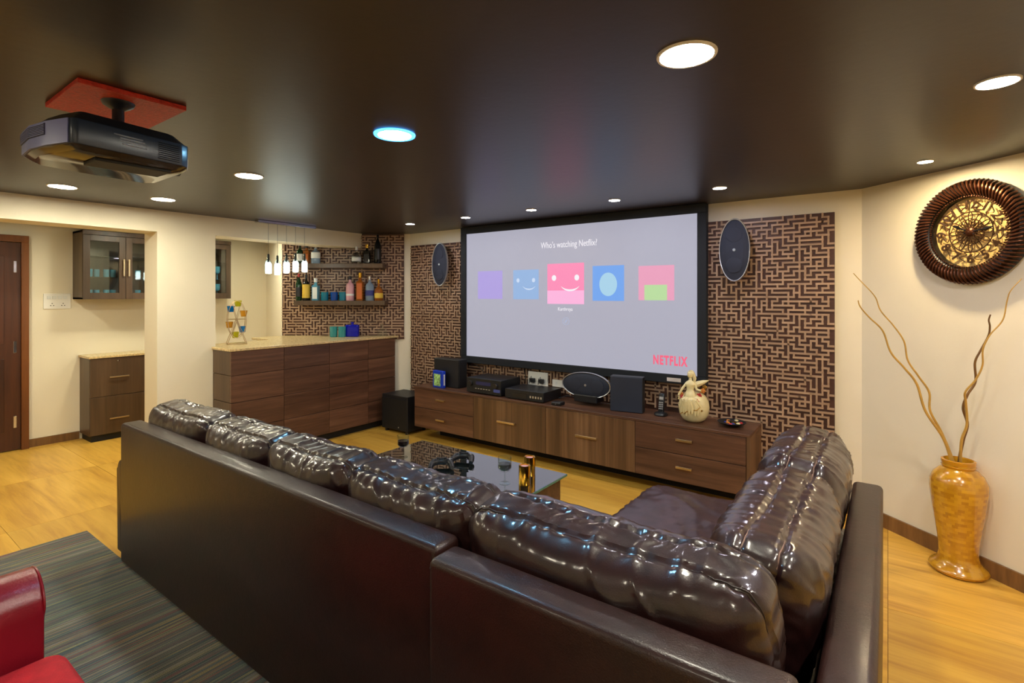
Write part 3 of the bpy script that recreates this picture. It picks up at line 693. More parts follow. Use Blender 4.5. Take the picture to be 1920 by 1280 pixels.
# subwoofer
sw = thing('subwoofer', 'black cube subwoofer on the floor between bar and console', 'speaker', (-4.64, 4.22, 0))
bb = B(); bb.box((-4.855, 4.06, .035), (-4.42, 4.40, .435), .006); part('cabinet', bb, 'black_vinyl', sw)
bb = B(); bb.box((-4.848, 4.052, .042), (-4.427, 4.06, .40), .004); part('grille', bb, 'black_matte', sw)
bb = B(); bb.lathe([(0, .003), (.008, .002), (.008, 0), (0, 0)], seg=14, M=Matrix.Translation((-4.56, 4.052, .075)) @ Matrix.Rotation(math.pi / 2, 4, 'X')); part('badge', bb, 'silver_rim', sw)
for x in (-4.81, -4.465):
    for y in (4.10, 4.36):
        bb = B(); bb.lathe([(.022, 0), (.026, .035), (0, .035)], (x, y, 0), 14); part('foot', bb, 'black_matte', sw, True)

# ------------------------------------------------------------------ bar counter
BX = -4.97; BY0 = 2.37; BT = 1.07
t_end = (CH0[0] - BX) / .809; BY1 = chw(t_end, .035).y
br_ = thing('bar_counter', 'dark walnut panelled bar counter with a pale stone top', 'bar', (BX - .3, 3.35, 0))
bb = B(); bb.prism([(BX - .02, BY0 + .02), (BX - .02, BY1 - .05), (-5.30, BY1 - .29), (-5.30, 2.42), (XL + .003, 2.42), (XL + .003, BY0 + .02)], .08, BT); part('carcass', bb, 'walnut_y', br_)
bb = B(); bb.prism([(BX - .06, BY0 + .05), (BX - .06, BY1 - .08), (-5.28, BY1 - .30), (-5.28, BY0 + .05)], 0, .08); part('toe_kick', bb, 'black_matte', br_)
zs = [.082, .332, .585, .842, BT]; ys = [BY0, 2.897, 3.424, 3.951, BY1 - .04]
for i in range(4):
    for j in range(4):
        bb = B(); bb.box((BX - .02, ys[i] + (.002 if i else 0), zs[j] + .0025), (BX, ys[i + 1] - .002, zs[j + 1] - .0025), .001, 1); part('panel', bb, 'walnut_y', br_)
for j in range(4):
    bb = B(); bb.box((XL + .003, BY0, zs[j] + .0025), (BX - .021, BY0 + .02, zs[j + 1] - .0025), .001, 1); part('end_panel', bb, 'cabinet_wood', br_)
e1 = chw(.12, .036); e2 = chw(1.58, .036)
bb = B(); bb.prism([(BX + .012, BY0 - .012), (BX + .012, chw((CH0[0] - BX - .012) / .809, .036).y), (e2.x, e2.y), (e2.x - .0, e2.y - .40), (-5.66, 3.12), (-5.66, 2.40), (XL + .002, 2.40), (XL + .002, BY0 - .012)], BT, BT + .025, bevel=.004); part('stone_top', bb, 'granite', br_)
BZ = BT + .025

# shelves on the angled wall
def shelf(px0, px1, z, label):
    # along-wall distance t from the corner
    bb = B(); bb.box((px0, .034, z - .055), (px1, .225, z), .002, M=MC)
    return single('wall_shelf', bb, 'cabinet_wood', label, 'shelf', tuple(chw((px0 + px1) / 2, .12, z - .05)), 'shelves behind the bar')
def tx(px, dep=6.25):    # lateral offset of a photograph column at a given depth, turned into distance along the angled wall
    lat = (px - 960) / 970 * dep
    return (CH0[0] * .809 + CH0[1] * .588) - lat
SZL, SZU = 1.532, 1.985
shelf(tx(720), tx(549), SZL, 'lower dark wooden shelf of bottles behind the bar')
shelf(tx(716), tx(560), SZU, 'upper dark wooden shelf of bottles behind the bar')
GB = 'bottles on the bar shelves'
def bottle(t, z, h, r, kind, mat, label, lab=None, lab_z=(.15, .5), cap='black_plastic', n=.14):
    p = chw(t, n, z); c = tuple(p)
    t_ = thing('bottle', label, 'bottle', c, GB)
    if kind == 'round': pr = [(r * .9, 0), (r, .01), (r, h * .58), (r * .8, h * .68), (r * .34, h * .76), (r * .3, h * .9), (0, h * .9)]
    elif kind == 'slim': pr = [(r * .9, 0), (r, .008), (r, h * .62), (r * .55, h * .76), (r * .3, h * .84), (r * .3, h * .92), (0, h * .92)]
    elif kind == 'squat': pr = [(r * .9, 0), (r, .01), (r * 1.02, h * .45), (r * .7, h * .58), (r * .26, h * .66), (r * .26, h * .84), (0, h * .84)]
    else: pr = [(r * .9, 0), (r, .01), (r, h * .66), (r * .4, h * .72), (r * .36, h * .86), (0, h * .86)]
    bb = B(); seg = 4 if kind == 'square' else 20
    bb.lathe(pr, c, seg, M=(Matrix.Translation(c) @ Matrix.Rotation(math.atan2(CHD[1], CHD[0]) + math.pi / 4, 4, 'Z') @ Matrix.Translation(-p)) if kind == 'square' else None)
    part('body', bb, mat, t_, kind != 'square')
    top = pr[-1][1]; rr = pr[-2][0]
    bb = B(); bb.lathe([(rr * 1.15, top - h * .04), (rr * 1.2, h * .99), (rr, h), (0, h)], c, 14); part('cap', bb, cap, t_, True)
    if lab:
        k = .75 if kind == 'square' else 1.015
        if kind == 'square':
            bb = B(); bb.box((t - r * .55, n + r * .712, z + h * lab_z[0]), (t + r * .55, n + r * .724, z + h * lab_z[1]), M=MC)
        else:
            bb = B(); bb.lathe([(r * k, h * lab_z[0]), (r * k, h * lab_z[1]), (r * .99, h * lab_z[1]), (r * .99, h * lab_z[0])], c, 20, ring=True)
        part('label', bb, lab, t_, kind != 'square')
    return t_
D = 6.31
bottle(tx(557, D), SZL, .33, .036, 'slim', 'green_glass', 'slim dark green wine bottle, leftmost on the lower shelf', 'label_dark', cap='flower_red')
bottle(tx(571, D), SZL, .32, .046, 'round', 'dark_bottle', 'black bottle with a large yellow label on the lower shelf', 'label_yellow', (.1, .62))
bottle(tx(589, D), SZL, .275, .052, 'square', 'sky_glass', 'pale blue square bottle with white label on the lower shelf', 'label_white', (.08, .6), 'label_white')
bottle(tx(654, D), SZL, .30, .050, 'round', 'pink_foil', 'pink foil wrapped bottle with a black bow on the lower shelf', 'label_white', (.2, .28), 'label_dark')
bottle(tx(673, D), SZL, .345, .056, 'square', 'amber_glass', 'square amber whisky bottle with orange label and gold cap', 'label_orange', (.06, .62), 'gold')
bottle(tx(691, D), SZL, .30, .052, 'round', 'ice_glass', 'clear frosted bottle with blue label on the lower shelf', 'label_blue', (.2, .42), 'chrome')
bottle(tx(708, D), SZL, .265, .052, 'squat', 'amber_glass', 'squat bottle with yellow square label, rightmost on the lower shelf', 'label_yellow', (.12, .42), 'gold')
bottle(tx(559, D), SZU, .24, .040, 'round', 'green_glass', 'green bottle behind the pendant bulbs on the upper shelf', 'label_white')
bottle(tx(572, D), SZU, .235, .045, 'square', 'amber_glass', 'amber square bottle behind the pendant bulbs on the upper shelf', 'label_orange')
bottle(tx(589, D), SZU, .22, .054, 'round', 'ice_glass', 'clear bottle with white label, left part of the upper shelf', 'label_white', (.3, .62), 'chrome')
bottle(tx(666, D), SZU, .21, .056, 'squat', 'clear_glass', 'round clear bottle on the upper shelf left of the black bottles', 'label_white', (.15, .4), 'label_white')
bottle(tx(686, D), SZU, .235, .050, 'square', 'dark_bottle', 'black square bottle with gold cap on the upper shelf', 'label_dark', (.1, .5), 'gold')
bottle(tx(706, D), SZU, .36, .042, 'slim', 'dark_bottle', 'tallest black bottle, at the right end of the upper shelf', 'label_dark')
# rim around the bow on the pink bottle
def tumbler(c, r, h, mat, label, group, nm='tumbler'):
    bb = B(); bb.lathe([(0, 0), (r * .86, 0), (r * .95, .004), (r, h), (r * .93, h), (r * .85, .01), (0, .01)], c, 20)
    return single(nm, bb, mat, label, 'glass', c, group, True)
for px, mt, lb in ((606, 'teal_glass', 'teal glass tumbler, left of three on the lower shelf'), (624, 'blue_glass', 'deep blue glass tumbler, middle of three on the lower shelf'), (640, 'teal_glass', 'teal glass tumbler beside the pink bottle on the lower shelf')):
    tumbler(tuple(chw(tx(px, D), .14, SZL)), .045, .105, mt, lb, 'coloured tumblers on the lower shelf')
for px, lb in ((621, 'left aqua glass tumbler on the stone bar top'), (637, 'aqua glass tumbler beside the cobalt bottle on the bar top')):
    tumbler(tuple(chw(tx(px, 6.15), .27, BZ)), .046, .125, 'aqua_glass', lb, 'aqua tumblers on the bar top')
# cobalt flask bottle
cb_ = thing('flask_bottle', 'square cobalt blue glass bottle on the bar top', 'bottle', tuple(chw(tx(657, 6.2), .22, BZ)))
M = Matrix.Translation(chw(tx(657, 6.2), .22, BZ)) @ Matrix.Rotation(math.radians(36), 4, 'Z')
bb = B(); bb.box((-.078, -.035, 0), (.078, .035, .145), .012, 3, M=M); part('body', bb, 'cobalt_glass', cb_, True)
bb = B(); bb.lathe([(.016, .145), (.014, .165), (.02, .167), (.02, .178), (0, .18)], seg=16, M=M); part('stopper', bb, 'cobalt_glass', cb_, True)
# round decanter
dc = thing('decanter', 'small round clear decanter at the far end of the bar top', 'decanter', tuple(chw(tx(713, 6.3), .12, BZ)))
cc = tuple(chw(tx(713, 6.3), .12, BZ))
bb = B(); bb.lathe([(.03, 0), (.05, .012), (.058, .045), (.05, .08), (.02, .098), (.016, .12), (.022, .125), (0, .126)], cc, 24); part('body', bb, 'thin_glass', dc, True)
bb = B(); bb.ball((cc[0], cc[1], cc[2] + .14), .016, 12); part('stopper', bb, 'clear_glass', dc, True)

# toy ferris wheel of cups
fw = thing('cup_ferris_wheel', 'wire ferris wheel holding coloured cups on the bar top', 'ornament', (-5.47, 2.68, BZ))
fx, fy = -5.46, 2.66; ax = Vector((.809, .588, 0)); nr = Vector((.588, -.809, 0)) * .055; WC = Vector((fx, fy, BZ + .255))
ax = Vector((.35, .93, 0)).normalized(); nr = Vector((.93, -.35, 0)) * .06
for s_ in (-1, 1):
    bb = B(); c = WC + nr * s_
    bb.tube([c + ax * (.085 * math.cos(a * math.pi / 14)) + Vector((0, 0, .19 * math.sin(a * math.pi / 14))) for a in range(28)], .0035, 6, closed=True); wheel = part('wheel_rim', bb, 'brass', fw, True)
    bb = B()
    for k in range(3):
        a = k * math.pi / 3; d = ax * (.085 * math.cos(a)) + Vector((0, 0, .19 * math.sin(a))); bb.tube([c - d, c + d], .0028, 6)
    part('spokes', bb, 'brass', fw, True)
    bb = B(); bb.tube([WC + nr * s_ * 1.15 + ax * -.09 + Vector((0, 0, -.252)), WC + nr * s_ * 1.15, WC + nr * s_ * 1.15 + ax * .09 + Vector((0, 0, -.252))], .004, 6); part('stand_leg', bb, 'brass', fw, True)
bb = B(); q = [WC + nr * 1.15 * a_ + ax * .09 * b__ + Vector((0, 0, -.251)) for a_, b__ in ((-1, -1), (1, -1), (1, 1), (-1, 1))]; bb.tube(q, .004, 6, closed=True); part('base_loop', bb, 'brass', fw, True)
bb = B(); bb.tube([WC - nr * 1.2, WC + nr * 1.2], .004, 6); part('axle', bb, 'brass', fw, True)
for k, mt in enumerate(('yellow_cup', 'orange_cup', 'blue_cup', 'yellow_cup', 'orange_cup', 'blue_cup')):
    a = math.radians(80 - 60 * k); c = WC + ax * (.07 * math.cos(a)) + Vector((0, 0, .165 * math.sin(a) - .03)); 
    bb = B(); bb.lathe([(0, 0), (.026, 0), (.036, .062), (.033, .062), (.024, .004), (0, .004)], tuple(c), 18); part('cup', bb, mt, fw, True)

# pendant lamps over the bar
pc = thing('pendant_canopy', 'slim chrome ceiling canopy above the five bar pendants', 'light', (-5.2, 3.06, H))
bb = B(); bb.box((-5.235, 2.73, H - .03), (-5.165, 3.39, H), .004); part('plate', bb, 'chrome', pc)
lamp('pendant_glow', (.92, 1, .97), 3.2)
for k, (y, zb) in enumerate(((2.856, 1.822), (2.955, 1.813), (3.056, 1.834), (3.16, 1.849), (3.268, 1.853))):
    nth = ('first', 'second', 'third', 'fourth', 'last')[k]
    t_ = thing('pendant_lamp', '%s glowing bottle shaped bar pendant counted from the column' % nth, 'light', (-5.2, y, zb), 'row of five bottle pendants over the bar')
    bb = B(); bb.tube([(-5.2, y, zb + .19), (-5.2, y, H - .03)], .0015, 5); part('cord', bb, 'black_plastic', t_)
    bb = B(); bb.lathe([(0, 0), (.026, .002), (.029, .02), (.029, .10), (.022, .115), (0, .117)], (-5.2, y, zb), 20); part('bulb', bb, 'pendant_glow', t_, True)
    bb = B(); bb.lathe([(.0325, .0), (.034, .03), (.034, .10), (.027, .128), (.014, .155), (.012, .20), (.0105, .20), (.0125, .155), (.0255, .127), (.0325, .1)], (-5.2, y, zb), 20, ring=True); part('glass_shade', bb, 'thin_glass', t_, True)
    bb = B(); bb.lathe([(.010, .12), (.010, .195), (.006, .205), (0, .205)], (-5.2, y, zb), 12); part('lamp_holder', bb, 'black_plastic', t_, True)

# ------------------------------------------------------------------ alcove cabinets
uc = thing('wall_cabinet', 'brown wall cabinet with glass doors seen through the opening', 'cabinet', (-7.12, 2.55, 1.555))
UX = -6.95; UY0, UY1, UZ0, UZ1 = 1.775, 3.315, 1.555, 2.30
bb = B()
bb.box((XA, UY0, UZ0), (UX - .02, UY0 + .018, UZ1)); bb.box((XA, UY1 - .018, UZ0), (UX - .02, UY1, UZ1)); bb.box((XA, UY0, UZ0), (UX - .02, UY1, UZ0 + .018)); bb.box((XA, UY0, UZ1 - .02), (UX - .02, UY1, UZ1)); bb.box((XA, UY0, UZ0), (XA + .01, UY1, UZ1))
part('carcass', bb, 'cabinet_wood', uc)
bb = B(); bb.box((UX - .02, UY0, 2.255), (UX, UY1, UZ1)); part('top_rail', bb, 'cabinet_wood', uc)
for z in (1.80, 2.03):
    bb = B(); bb.box((XA + .012, UY0 + .02, z - .008), (UX - .03, UY1 - .02, z)); part('glass_shelf', bb, 'thin_glass', uc)
dw = (UY1 - UY0) / 4
for k in range(4):
    y0, y1 = UY0 + dw * k + .002, UY0 + dw * (k + 1) - .002; fr_ = .06
    bb = B()
    for q in ((y0, y0 + fr_, UZ0, 2.25), (y1 - fr_, y1, UZ0, 2.25), (y0 + fr_, y1 - fr_, UZ0, UZ0 + .07), (y0 + fr_, y1 - fr_, 2.19, 2.25)): bb.box((UX - .02, q[0], q[2]), (UX, q[1], q[3]), .001, 1)
    d = part('door', bb, 'cabinet_wood', uc)
    bb = B(); bb.box((UX - .013, y0 + fr_, UZ0 + .07), (UX - .009, y1 - fr_, 2.19)); part('pane', bb, 'thin_glass', d)
    yh = y1 - .022 if k % 2 == 0 else y0 + .022
    bb = B(); bb.box((UX + .02, yh - .008, 1.81), (UX + .03, yh + .008, 2.0), .002)
    for z in (1.83, 1.98): bb.box((UX, yh - .004, z - .004), (UX + .022, yh + .004, z + .004))
    part('handle', bb, 'brass', d)
gi = 0
for z, sh in ((1.574, 'bottom'), (1.801, 'middle')):
    for k in range(7):
        y = 1.86 + k * .075
        tumbler((-7.06 - .05 * (k % 2), y, z), .028, .085, 'sky_glass', 'pale blue drinking glass on the %s shelf of the glass door cabinet' % sh, 'glasses on the %s cabinet shelf' % sh, 'drinking_glass')
def stem_glass(c, h, r, label, group, mat='thin_glass', nm='stem_glass', wine=None):
    t_ = thing(nm, label, 'glass', c, group)
    bb = B(); bb.lathe([(r * .8, 0), (r * .8, .002), (.006, .006), (.004, h * .42), (0, h * .42)], c, 20); part('foot', bb, mat, t_, True)
    b0 = h * .42
    bb = B(); bb.lathe([(.004, b0), (r * .7, b0 + h * .07), (r, b0 + h * .18), (r * .98, h), (r * .94, h), (r * .95, b0 + h * .18), (r * .6, b0 + h * .09), (0, b0 + h * .04)], c, 24); part('bowl', bb, mat, t_, True)
    if wine:
        bb = B(); bb.lathe([(0, b0 + h * .045), (r * .58, b0 + h * .095), (r * .93, b0 + h * .185), (r * .93, b0 + h * wine), (0, b0 + h * wine)], c, 24); part('wine', bb, 'wine', t_, True)
    return t_
for z, y, lb in ((1.801, 3.12, 'upper'), (1.801, 3.2, 'upper'), (1.574, 3.12, 'lower'), (1.574, 3.2, 'lower')):
    stem_glass((-7.08, y, z), .17, .035, 'stemmed glass on the %s shelf of the cabinet seen over the bar' % lb, 'stemmed glasses in the cabinet', 'sky_glass')
lc = thing('drawer_cabinet', 'brown two drawer cabinet with a stone top beside the doorway', 'cabinet', (-7.12, 2.15, 0))
LY0, LY1 = 1.835, 2.46
bb = B(); bb.box((XA + .004, LY0, .07), (UX - .02, LY1, .91)); part('carcass', bb, 'cabinet_wood', lc)
bb = B(); bb.box((XA + .01, LY0 + .02, 0), (UX - .04, LY1 - .02, .07)); part('plinth', bb, 'black_matte', lc)
bb = B(); bb.box((XA + .004, LY0 - .012, .91), (UX + .012, LY1 + .012, .935), .004); part('stone_top', bb, 'granite', lc)
for z0, z1, zh in ((.49, .905, .695), (.075, .485, .24)):
    bb = B(); bb.box((UX - .02, LY0 + .002, z0), (UX, LY1 - .002, z1), .002); d = part('drawer', bb, 'cabinet_wood', lc)
    bb = B(); bb.box((UX + .018, 2.005, zh - .007), (UX + .028, 2.185, zh + .007), .002)
    for y in (2.02, 2.17): bb.box((UX, y - .004, zh - .004), (UX + .02, y + .004, zh + .004))
    part('handle', bb, 'brass', d)
bb = B(); bb.lathe([(0, .004), (.009, .003), (.009, 0), (0, 0)], seg=14, M=Matrix.Translation((UX, 2.09, .87)) @ Matrix.Rotation(math.pi / 2, 4, 'Y')); part('lock', bb, 'chrome', lc)
sb = thing('switchboard', 'white electrical switchboard with two sockets beside the wooden door', 'switchboard', (XA, 1.64, 1.45))
bb = B(); bb.box((XA, 1.527, 1.45), (XA + .012, 1.755, 1.615), .003); part('plate', bb, 'white_plastic', sb)
for k in range(4):
    bb = B(); bb.box((XA + .012, 1.555 + k * .045, 1.555), (XA + .017, 1.59 + k * .045, 1.59), .002); part('switch', bb, 'label_white', sb)
for y in (1.598, 1.69):
    for dy, dz in ((0, .014), (-.012, -.008), (.012, -.008)):
        bb = B(); bb.lathe([(0, .001), (.005, .001), (.005, 0), (0, 0)], seg=10, M=Matrix.Translation((XA + .0125, y + dy, 1.495 + dz)) @ Matrix.Rotation(math.pi / 2, 4, 'Y')); part('socket_hole', bb, 'label_dark', sb)

# ------------------------------------------------------------------ coffee table
ct = thing('coffee_table', 'low walnut coffee table with a black glass top', 'table', (-2.39, 2.63, 0))
bb = B(); bb.box((-3.03, 2.30, 0), (-1.745, 2.945, .405), .003); part('body', bb, 'walnut_x', ct)
bb = B(); bb.box((-3.065, 2.265, .405), (-1.713, 2.978, .4195), .003); part('glass_top', bb, 'table_glass', ct)
bb = B()
for q in (((-3.0655, 2.2645, .4055), (-3.0645, 2.9785, .419)), ((-1.7135, 2.2645, .4055), (-1.7125, 2.9785, .419)), ((-3.065, 2.9775, .4055), (-1.713, 2.9785, .419))): bb.box(*q)
part('glass_edge', bb, 'glass_edge', ct)
TZ = .4198
stem_glass((-2.86, 2.585, TZ), .16, .043, 'stemmed glass of red wine at the left end of the coffee table', 'wine glasses on the coffee table', nm='wine_glass', wine=.33)
stem_glass((-1.945, 2.60, TZ), .165, .043, 'stemmed glass of red wine beside the gold candle holders', 'wine glasses on the coffee table', nm='wine_glass', wine=.33)
for (x, y), lb in (((-1.835, 2.66), 'front gold cylinder candle holder on the coffee table'), ((-1.905, 2.82), 'rear gold cylinder candle holder on the coffee table')):
    t_ = thing('candle_holder', lb, 'candle holder', (x, y, TZ), 'gold candle holders')
    bb = B(); bb.lathe([(.036, 0), (.037, .004), (.037, .118), (.034, .12), (.026, .118), (.026, .1), (0, .1)], (x, y, TZ), 32); part('cylinder', bb, 'gold', t_, True)
    bb = B(); bb.lathe([(.0255, .1), (.0255, .112), (0, .112)], (x, y, TZ), 24); part('candle', bb, 'pink_foil', t_, True)
def gamepad(x, y, rz, label):
    t_ = thing('game_controller', label, 'controller', (x, y, TZ), 'game controllers on the coffee table')
    M = Matrix.Translation((x, y, TZ)) @ Matrix.Rotation(rz, 4, 'Z')
    bb = B(); bb.tube([(-.075, -.062, .018), (-.07, -.03, .026), (-.055, .01, .034), (-.03, .02, .036), (0, .022, .036), (.03, .02, .036), (.055, .01, .034), (.07, -.03, .026), (.075, -.062, .018)], [.014, .019, .024, .023, .022, .023, .024, .019, .014], 12, M=M); part('shell', bb, 'black_plastic', t_, True)
    for s_ in (-1, 1):
        bb = B(); bb.lathe([(.010, 0), (.006, .008), (.010, .012), (.011, .016), (0, .016)], (s_ * .026, .004, .052), 14, M=M); part('thumbstick', bb, 'black_matte', t_, True)
    bb = B(); bb.box((-.022, .012, .054), (.022, .036, .06), .002, M=M); part('touchpad', bb, 'black_matte', t_)
    for k in range(4):
        bb = B(); bb.lathe([(.005, 0), (.005, .004), (0, .004)], (.056 + .011 * math.cos(k * math.pi / 2), .012 + .011 * math.sin(k * math.pi / 2), .055), 10, M=M); part('button', bb, 'silver_rim', t_)
gamepad(-2.47, 2.58, math.radians(40), 'black game controller nearer the sofa on the coffee table')
gamepad(-2.43, 2.76, math.radians(22), 'black game controller lying behind the other on the coffee table')

# ------------------------------------------------------------------ leather sofa
def spow(v, p): return math.copysign(abs(v) ** p, v)
class Pillow:
    """boxed leather cushion: local x = width, y = thickness, z = height"""
    def __init__(s, w_, t_, h, M, seed, n=5.0, pinch=.5, wr=1.0, seam=.5, bulge=0.0, ears=0.05):
        s.w, s.t, s.h, s.M, s.seed, s.n, s.pinch, s.wr, s.seam, s.bulge, s.ears = w_, t_, h, M, seed, n, pinch, wr, seam, bulge, ears
    def pt(s, q, lift=0):
        x, y, z = q; n = s.n
        r = (abs(x) ** n + abs(y) ** n + abs(z) ** n) ** (1 / n); u = Vector((x / r, y / r, z / r))
        ex, ez = 1 - u.x ** 4, 1 - u.z ** 4
        th = (1 - s.pinch) + s.pinch * (max(ex, 0) ** .5) * (max(ez, 0) ** .5)
        p = Vector((u.x * s.w / 2, u.y * s.t / 2 * th, u.z * s.h / 2))
        # sag between the corners, pointed corners
        p.z += -s.ears * (1 - u.x ** 2) * (1 if u.z > 0 else 0) * u.z ** 2 * .7
        p.x += .02 * u.x * abs(u.z) ** 5; p.z += .014 * (u.x ** 8) * (u.z ** 5)
        sd = s.seed * 17.3
        nz = noise.noise(Vector((p.x * 4 + sd, p.y * 4, p.z * 4)))
        n2 = noise.noise(Vector((p.x * 11 + sd, p.y * 9 + 5, p.z * 9)))
        d = .010 * nz + .003 * n2
        # gathered folds that start at the sewn seams and fade out
        up = max(u.z, 0)
        dist = abs(abs(u.y) - s.seam) * s.t / 2 + (1 - up) * s.h / 2
        wv = .5 + .5 * noise.noise(Vector((p.x * 5 + sd, 9, u.y)))
        ph = p.x * 2 * math.pi / .06 + 6 * noise.noise(Vector((p.x * 6 + sd, 3, u.y * 2))) + p.z * 9
        d += .0052 * s.wr * wv * math.sin(ph) * math.exp(-dist / .085)
        ph2 = p.z * 2 * math.pi / .085 + 4 * noise.noise(Vector((p.z * 5 + sd, 1, p.x * 4)))
        d += .005 * s.wr * math.sin(ph2) * max(0, (abs(u.x) - .75) / .25) * (.5 + .5 * noise.noise(Vector((p.z * 4, sd, 2))))
        # slack diagonal creases
        dg = noise.noise(Vector(((p.x + p.z * .8) * 9 + sd, (p.x - p.z) * 2.2, 4)))
        d += .006 * s.wr * (max(0, 1 - abs(dg) * 6) ** 2)
        # the sewn seam pulls the leather in
        e_ = abs(u.y) - s.seam
        if abs(u.z) > .8 or abs(u.x) > .8: d -= .011 * math.exp(-(e_ / .06) ** 2)
        nrm = Vector((spow(u.x, n - 1) / s.w, spow(u.y, n - 1) / s.t, spow(u.z, n - 1) / s.h))
        if nrm.length < 1e-9: nrm = u.copy()
        nrm.normalize()
        return s.M @ (p + nrm * (d + lift))
    def shell(s, nx=64, ny=22, nz=40):
        b__ = B(); bm = b__.bm
        def grid(f, a, c):
            vv = [[bm.verts.new(s.pt(f(-1 + 2 * i / a, -1 + 2 * j / c))) for j in range(c + 1)] for i in range(a + 1)]
            for i in range(a):
                for j in range(c): bm.faces.new((vv[i][j], vv[i + 1][j], vv[i + 1][j + 1], vv[i][j + 1]))
        for k in (-1, 1):
            grid(lambda a, c: (a, k, c), nx, nz); grid(lambda a, c: (k, a, c), ny, nz); grid(lambda a, c: (a, c, k), nx, ny)
        bmesh.ops.remove_doubles(bm, verts=bm.verts, dist=1e-5)
        return b__
    def seam_line(s, sy):
        P = [(-1, sy, -1 + 2 * k / 20) for k in range(20)] + [(-1 + 2 * k / 50, sy, 1) for k in range(50)] + [(1, sy, 1 - 2 * k / 20) for k in range(21)]
        b__ = B(); b__.tube([s.pt(q, .0005) for q in P], .0026, 6); return b__
def pillow(name, pl, label, cat, group, mat='leather_soft', parent=None, seams=(-1, 1), res=(64, 22, 40), thread='stitch'):
    c = pl.M.translation; base = (c.x, c.y, c.z - pl.h / 2)
    if parent is None:
        t_ = thing(name, label, cat, base, group); part('cover', pl.shell(*res), mat, t_, True); host = t_
    else: host = part(name, pl.shell(*res), mat, parent, True)
    for s_ in seams: part('seam', pl.seam_line(s_ * pl.seam), thread, host, True)
    return host
# long section
s1 = thing('sofa_section', 'long dark brown leather sofa section with its back to the rug', 'sofa', (-2.4, 1.6, 0))
bb = B(); bb.box((-3.70, 1.12, .0125), (-1.098, 1.235, .84), .022, 4); part('back_panel', bb, 'leather_panel', s1, True)
bb = B(); bb.tube([(-3.69, 1.124, .812), (-1.11, 1.124, .812)], .0025, 6); part('seam', bb, 'stitch', s1, True)
bb = B(); bb.tube([(-1.106, 1.124, .06), (-1.106, 1.124, .80)], .0025, 6); part('seam', bb, 'stitch', s1, True)
bb = B(); bb.box((-3.69, 1.235, .05), (-1.10, 2.06, .27), .02, 3); part('base', bb, 'leather_panel', s1, True)
arm = Matrix.Translation((-3.77, 1.14, 0))
bb = B(); pts = [(-.065, 0), (.065, 0)] + [(.065 * math.cos(a * math.pi / 12), .50 + .065 * math.sin(a * math.pi / 12)) for a in range(13)]
bb.prism(pts, -.93, 0, M=Matrix.Translation((-3.77, 1.145, .035)) @ Matrix.Rotation(math.pi / 2, 4, 'X'), bevel=.012); part('armrest', bb, 'leather_panel', s1, True)
for x0, x1 in ((-3.69, -2.83), (-2.83, -1.97), (-1.97, -1.11)):
    pl = Pillow(x1 - x0 - .004, .19, .80, Matrix.Translation(((x0 + x1) / 2, 1.66, .355)) @ Matrix.Rotation(-math.pi / 2, 4, 'X'), x0, n=7, pinch=.2, wr=.5, seam=.6, ears=0)
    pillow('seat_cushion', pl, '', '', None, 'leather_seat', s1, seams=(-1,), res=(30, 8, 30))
for x in (-3.6, -1.2):
    for y in (1.2, 1.98):
        bb = B(); bb.lathe([(.025, 0), (.03, .05), (0, .05)], (x, y, 0), 12); part('foot', bb, 'black_matte', s1, True)
GC = 'loose leather back cushions on the sofa'
for (x0, x1, zt, tl, lb) in ((-3.70, -2.93, .965, 9, 'leather back cushion at the far left end of the sofa'), (-2.96, -2.31, .96, 9, 'leather back cushion second from the far left end'),
                             (-2.34, -1.715, .965, 9, 'leather back cushion in the middle of the long sofa back'), (-1.74, -1.06, .965, 10, 'leather back cushion just left of the gap between sofa sections')):
    pl = Pillow(x1 - x0, .30, zt - .44, Matrix.Translation(((x0 + x1) / 2, 1.385, (zt + .44) / 2)) @ Matrix.Rotation(math.radians(tl), 4, 'X'), x0, seam=.55)
    pillow('back_cushion', pl, lb, 'cushion', GC)
# corner section with chaise
s2 = thing('sofa_section', 'dark brown leather corner sofa section with chaise seat and side panel', 'sofa', (-.6, 2.0, 0))
bb = B(); bb.box((-1.078, 1.065, .0125), (-.14, 1.185, .84), .022, 4); part('back_panel', bb, 'leather_panel', s2, True)
bb = B(); bb.tube([(-1.07, 1.069, .812), (-.15, 1.069, .812)], .0025, 6); part('seam', bb, 'stitch', s2, True)
bb = B(); bb.box((-.138, 1.065, .03), (-.018, 3.02, .70), .022, 4); part('side_panel', bb, 'leather_panel', s2, True)
bb = B(); bb.box((-1.08, 1.19, .05), (-.14, 3.02, .27), .02, 3); part('base', bb, 'leather_panel', s2, True)
pl = Pillow(1.04, .20, 1.94, Matrix.Translation((-.665, 2.165, .36)) @ Matrix.Rotation(-math.pi / 2, 4, 'X'), 3.3, n=11, pinch=.2, wr=1.3, seam=.6, ears=0)
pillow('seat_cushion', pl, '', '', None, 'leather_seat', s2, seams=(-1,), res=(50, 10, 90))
for x in (-1.0, -.1):
    for y in (1.15, 2.9):
        bb = B(); bb.lathe([(.025, 0), (.03, .05), (0, .05)], (x, y, 0), 12); part('foot', bb, 'black_matte', s2, True)
pl = Pillow(.90, .33, .54, Matrix.Translation((-.655, 1.375, .70)) @ Matrix.Rotation(math.radians(10), 4, 'X'), 8.1, seam=.5)
pillow('back_cushion', pl, 'large creased leather back cushion nearest the camera', 'cushion', GC, res=(96, 26, 54))
RZ = Matrix.Rotation(math.pi / 2, 4, 'Z')
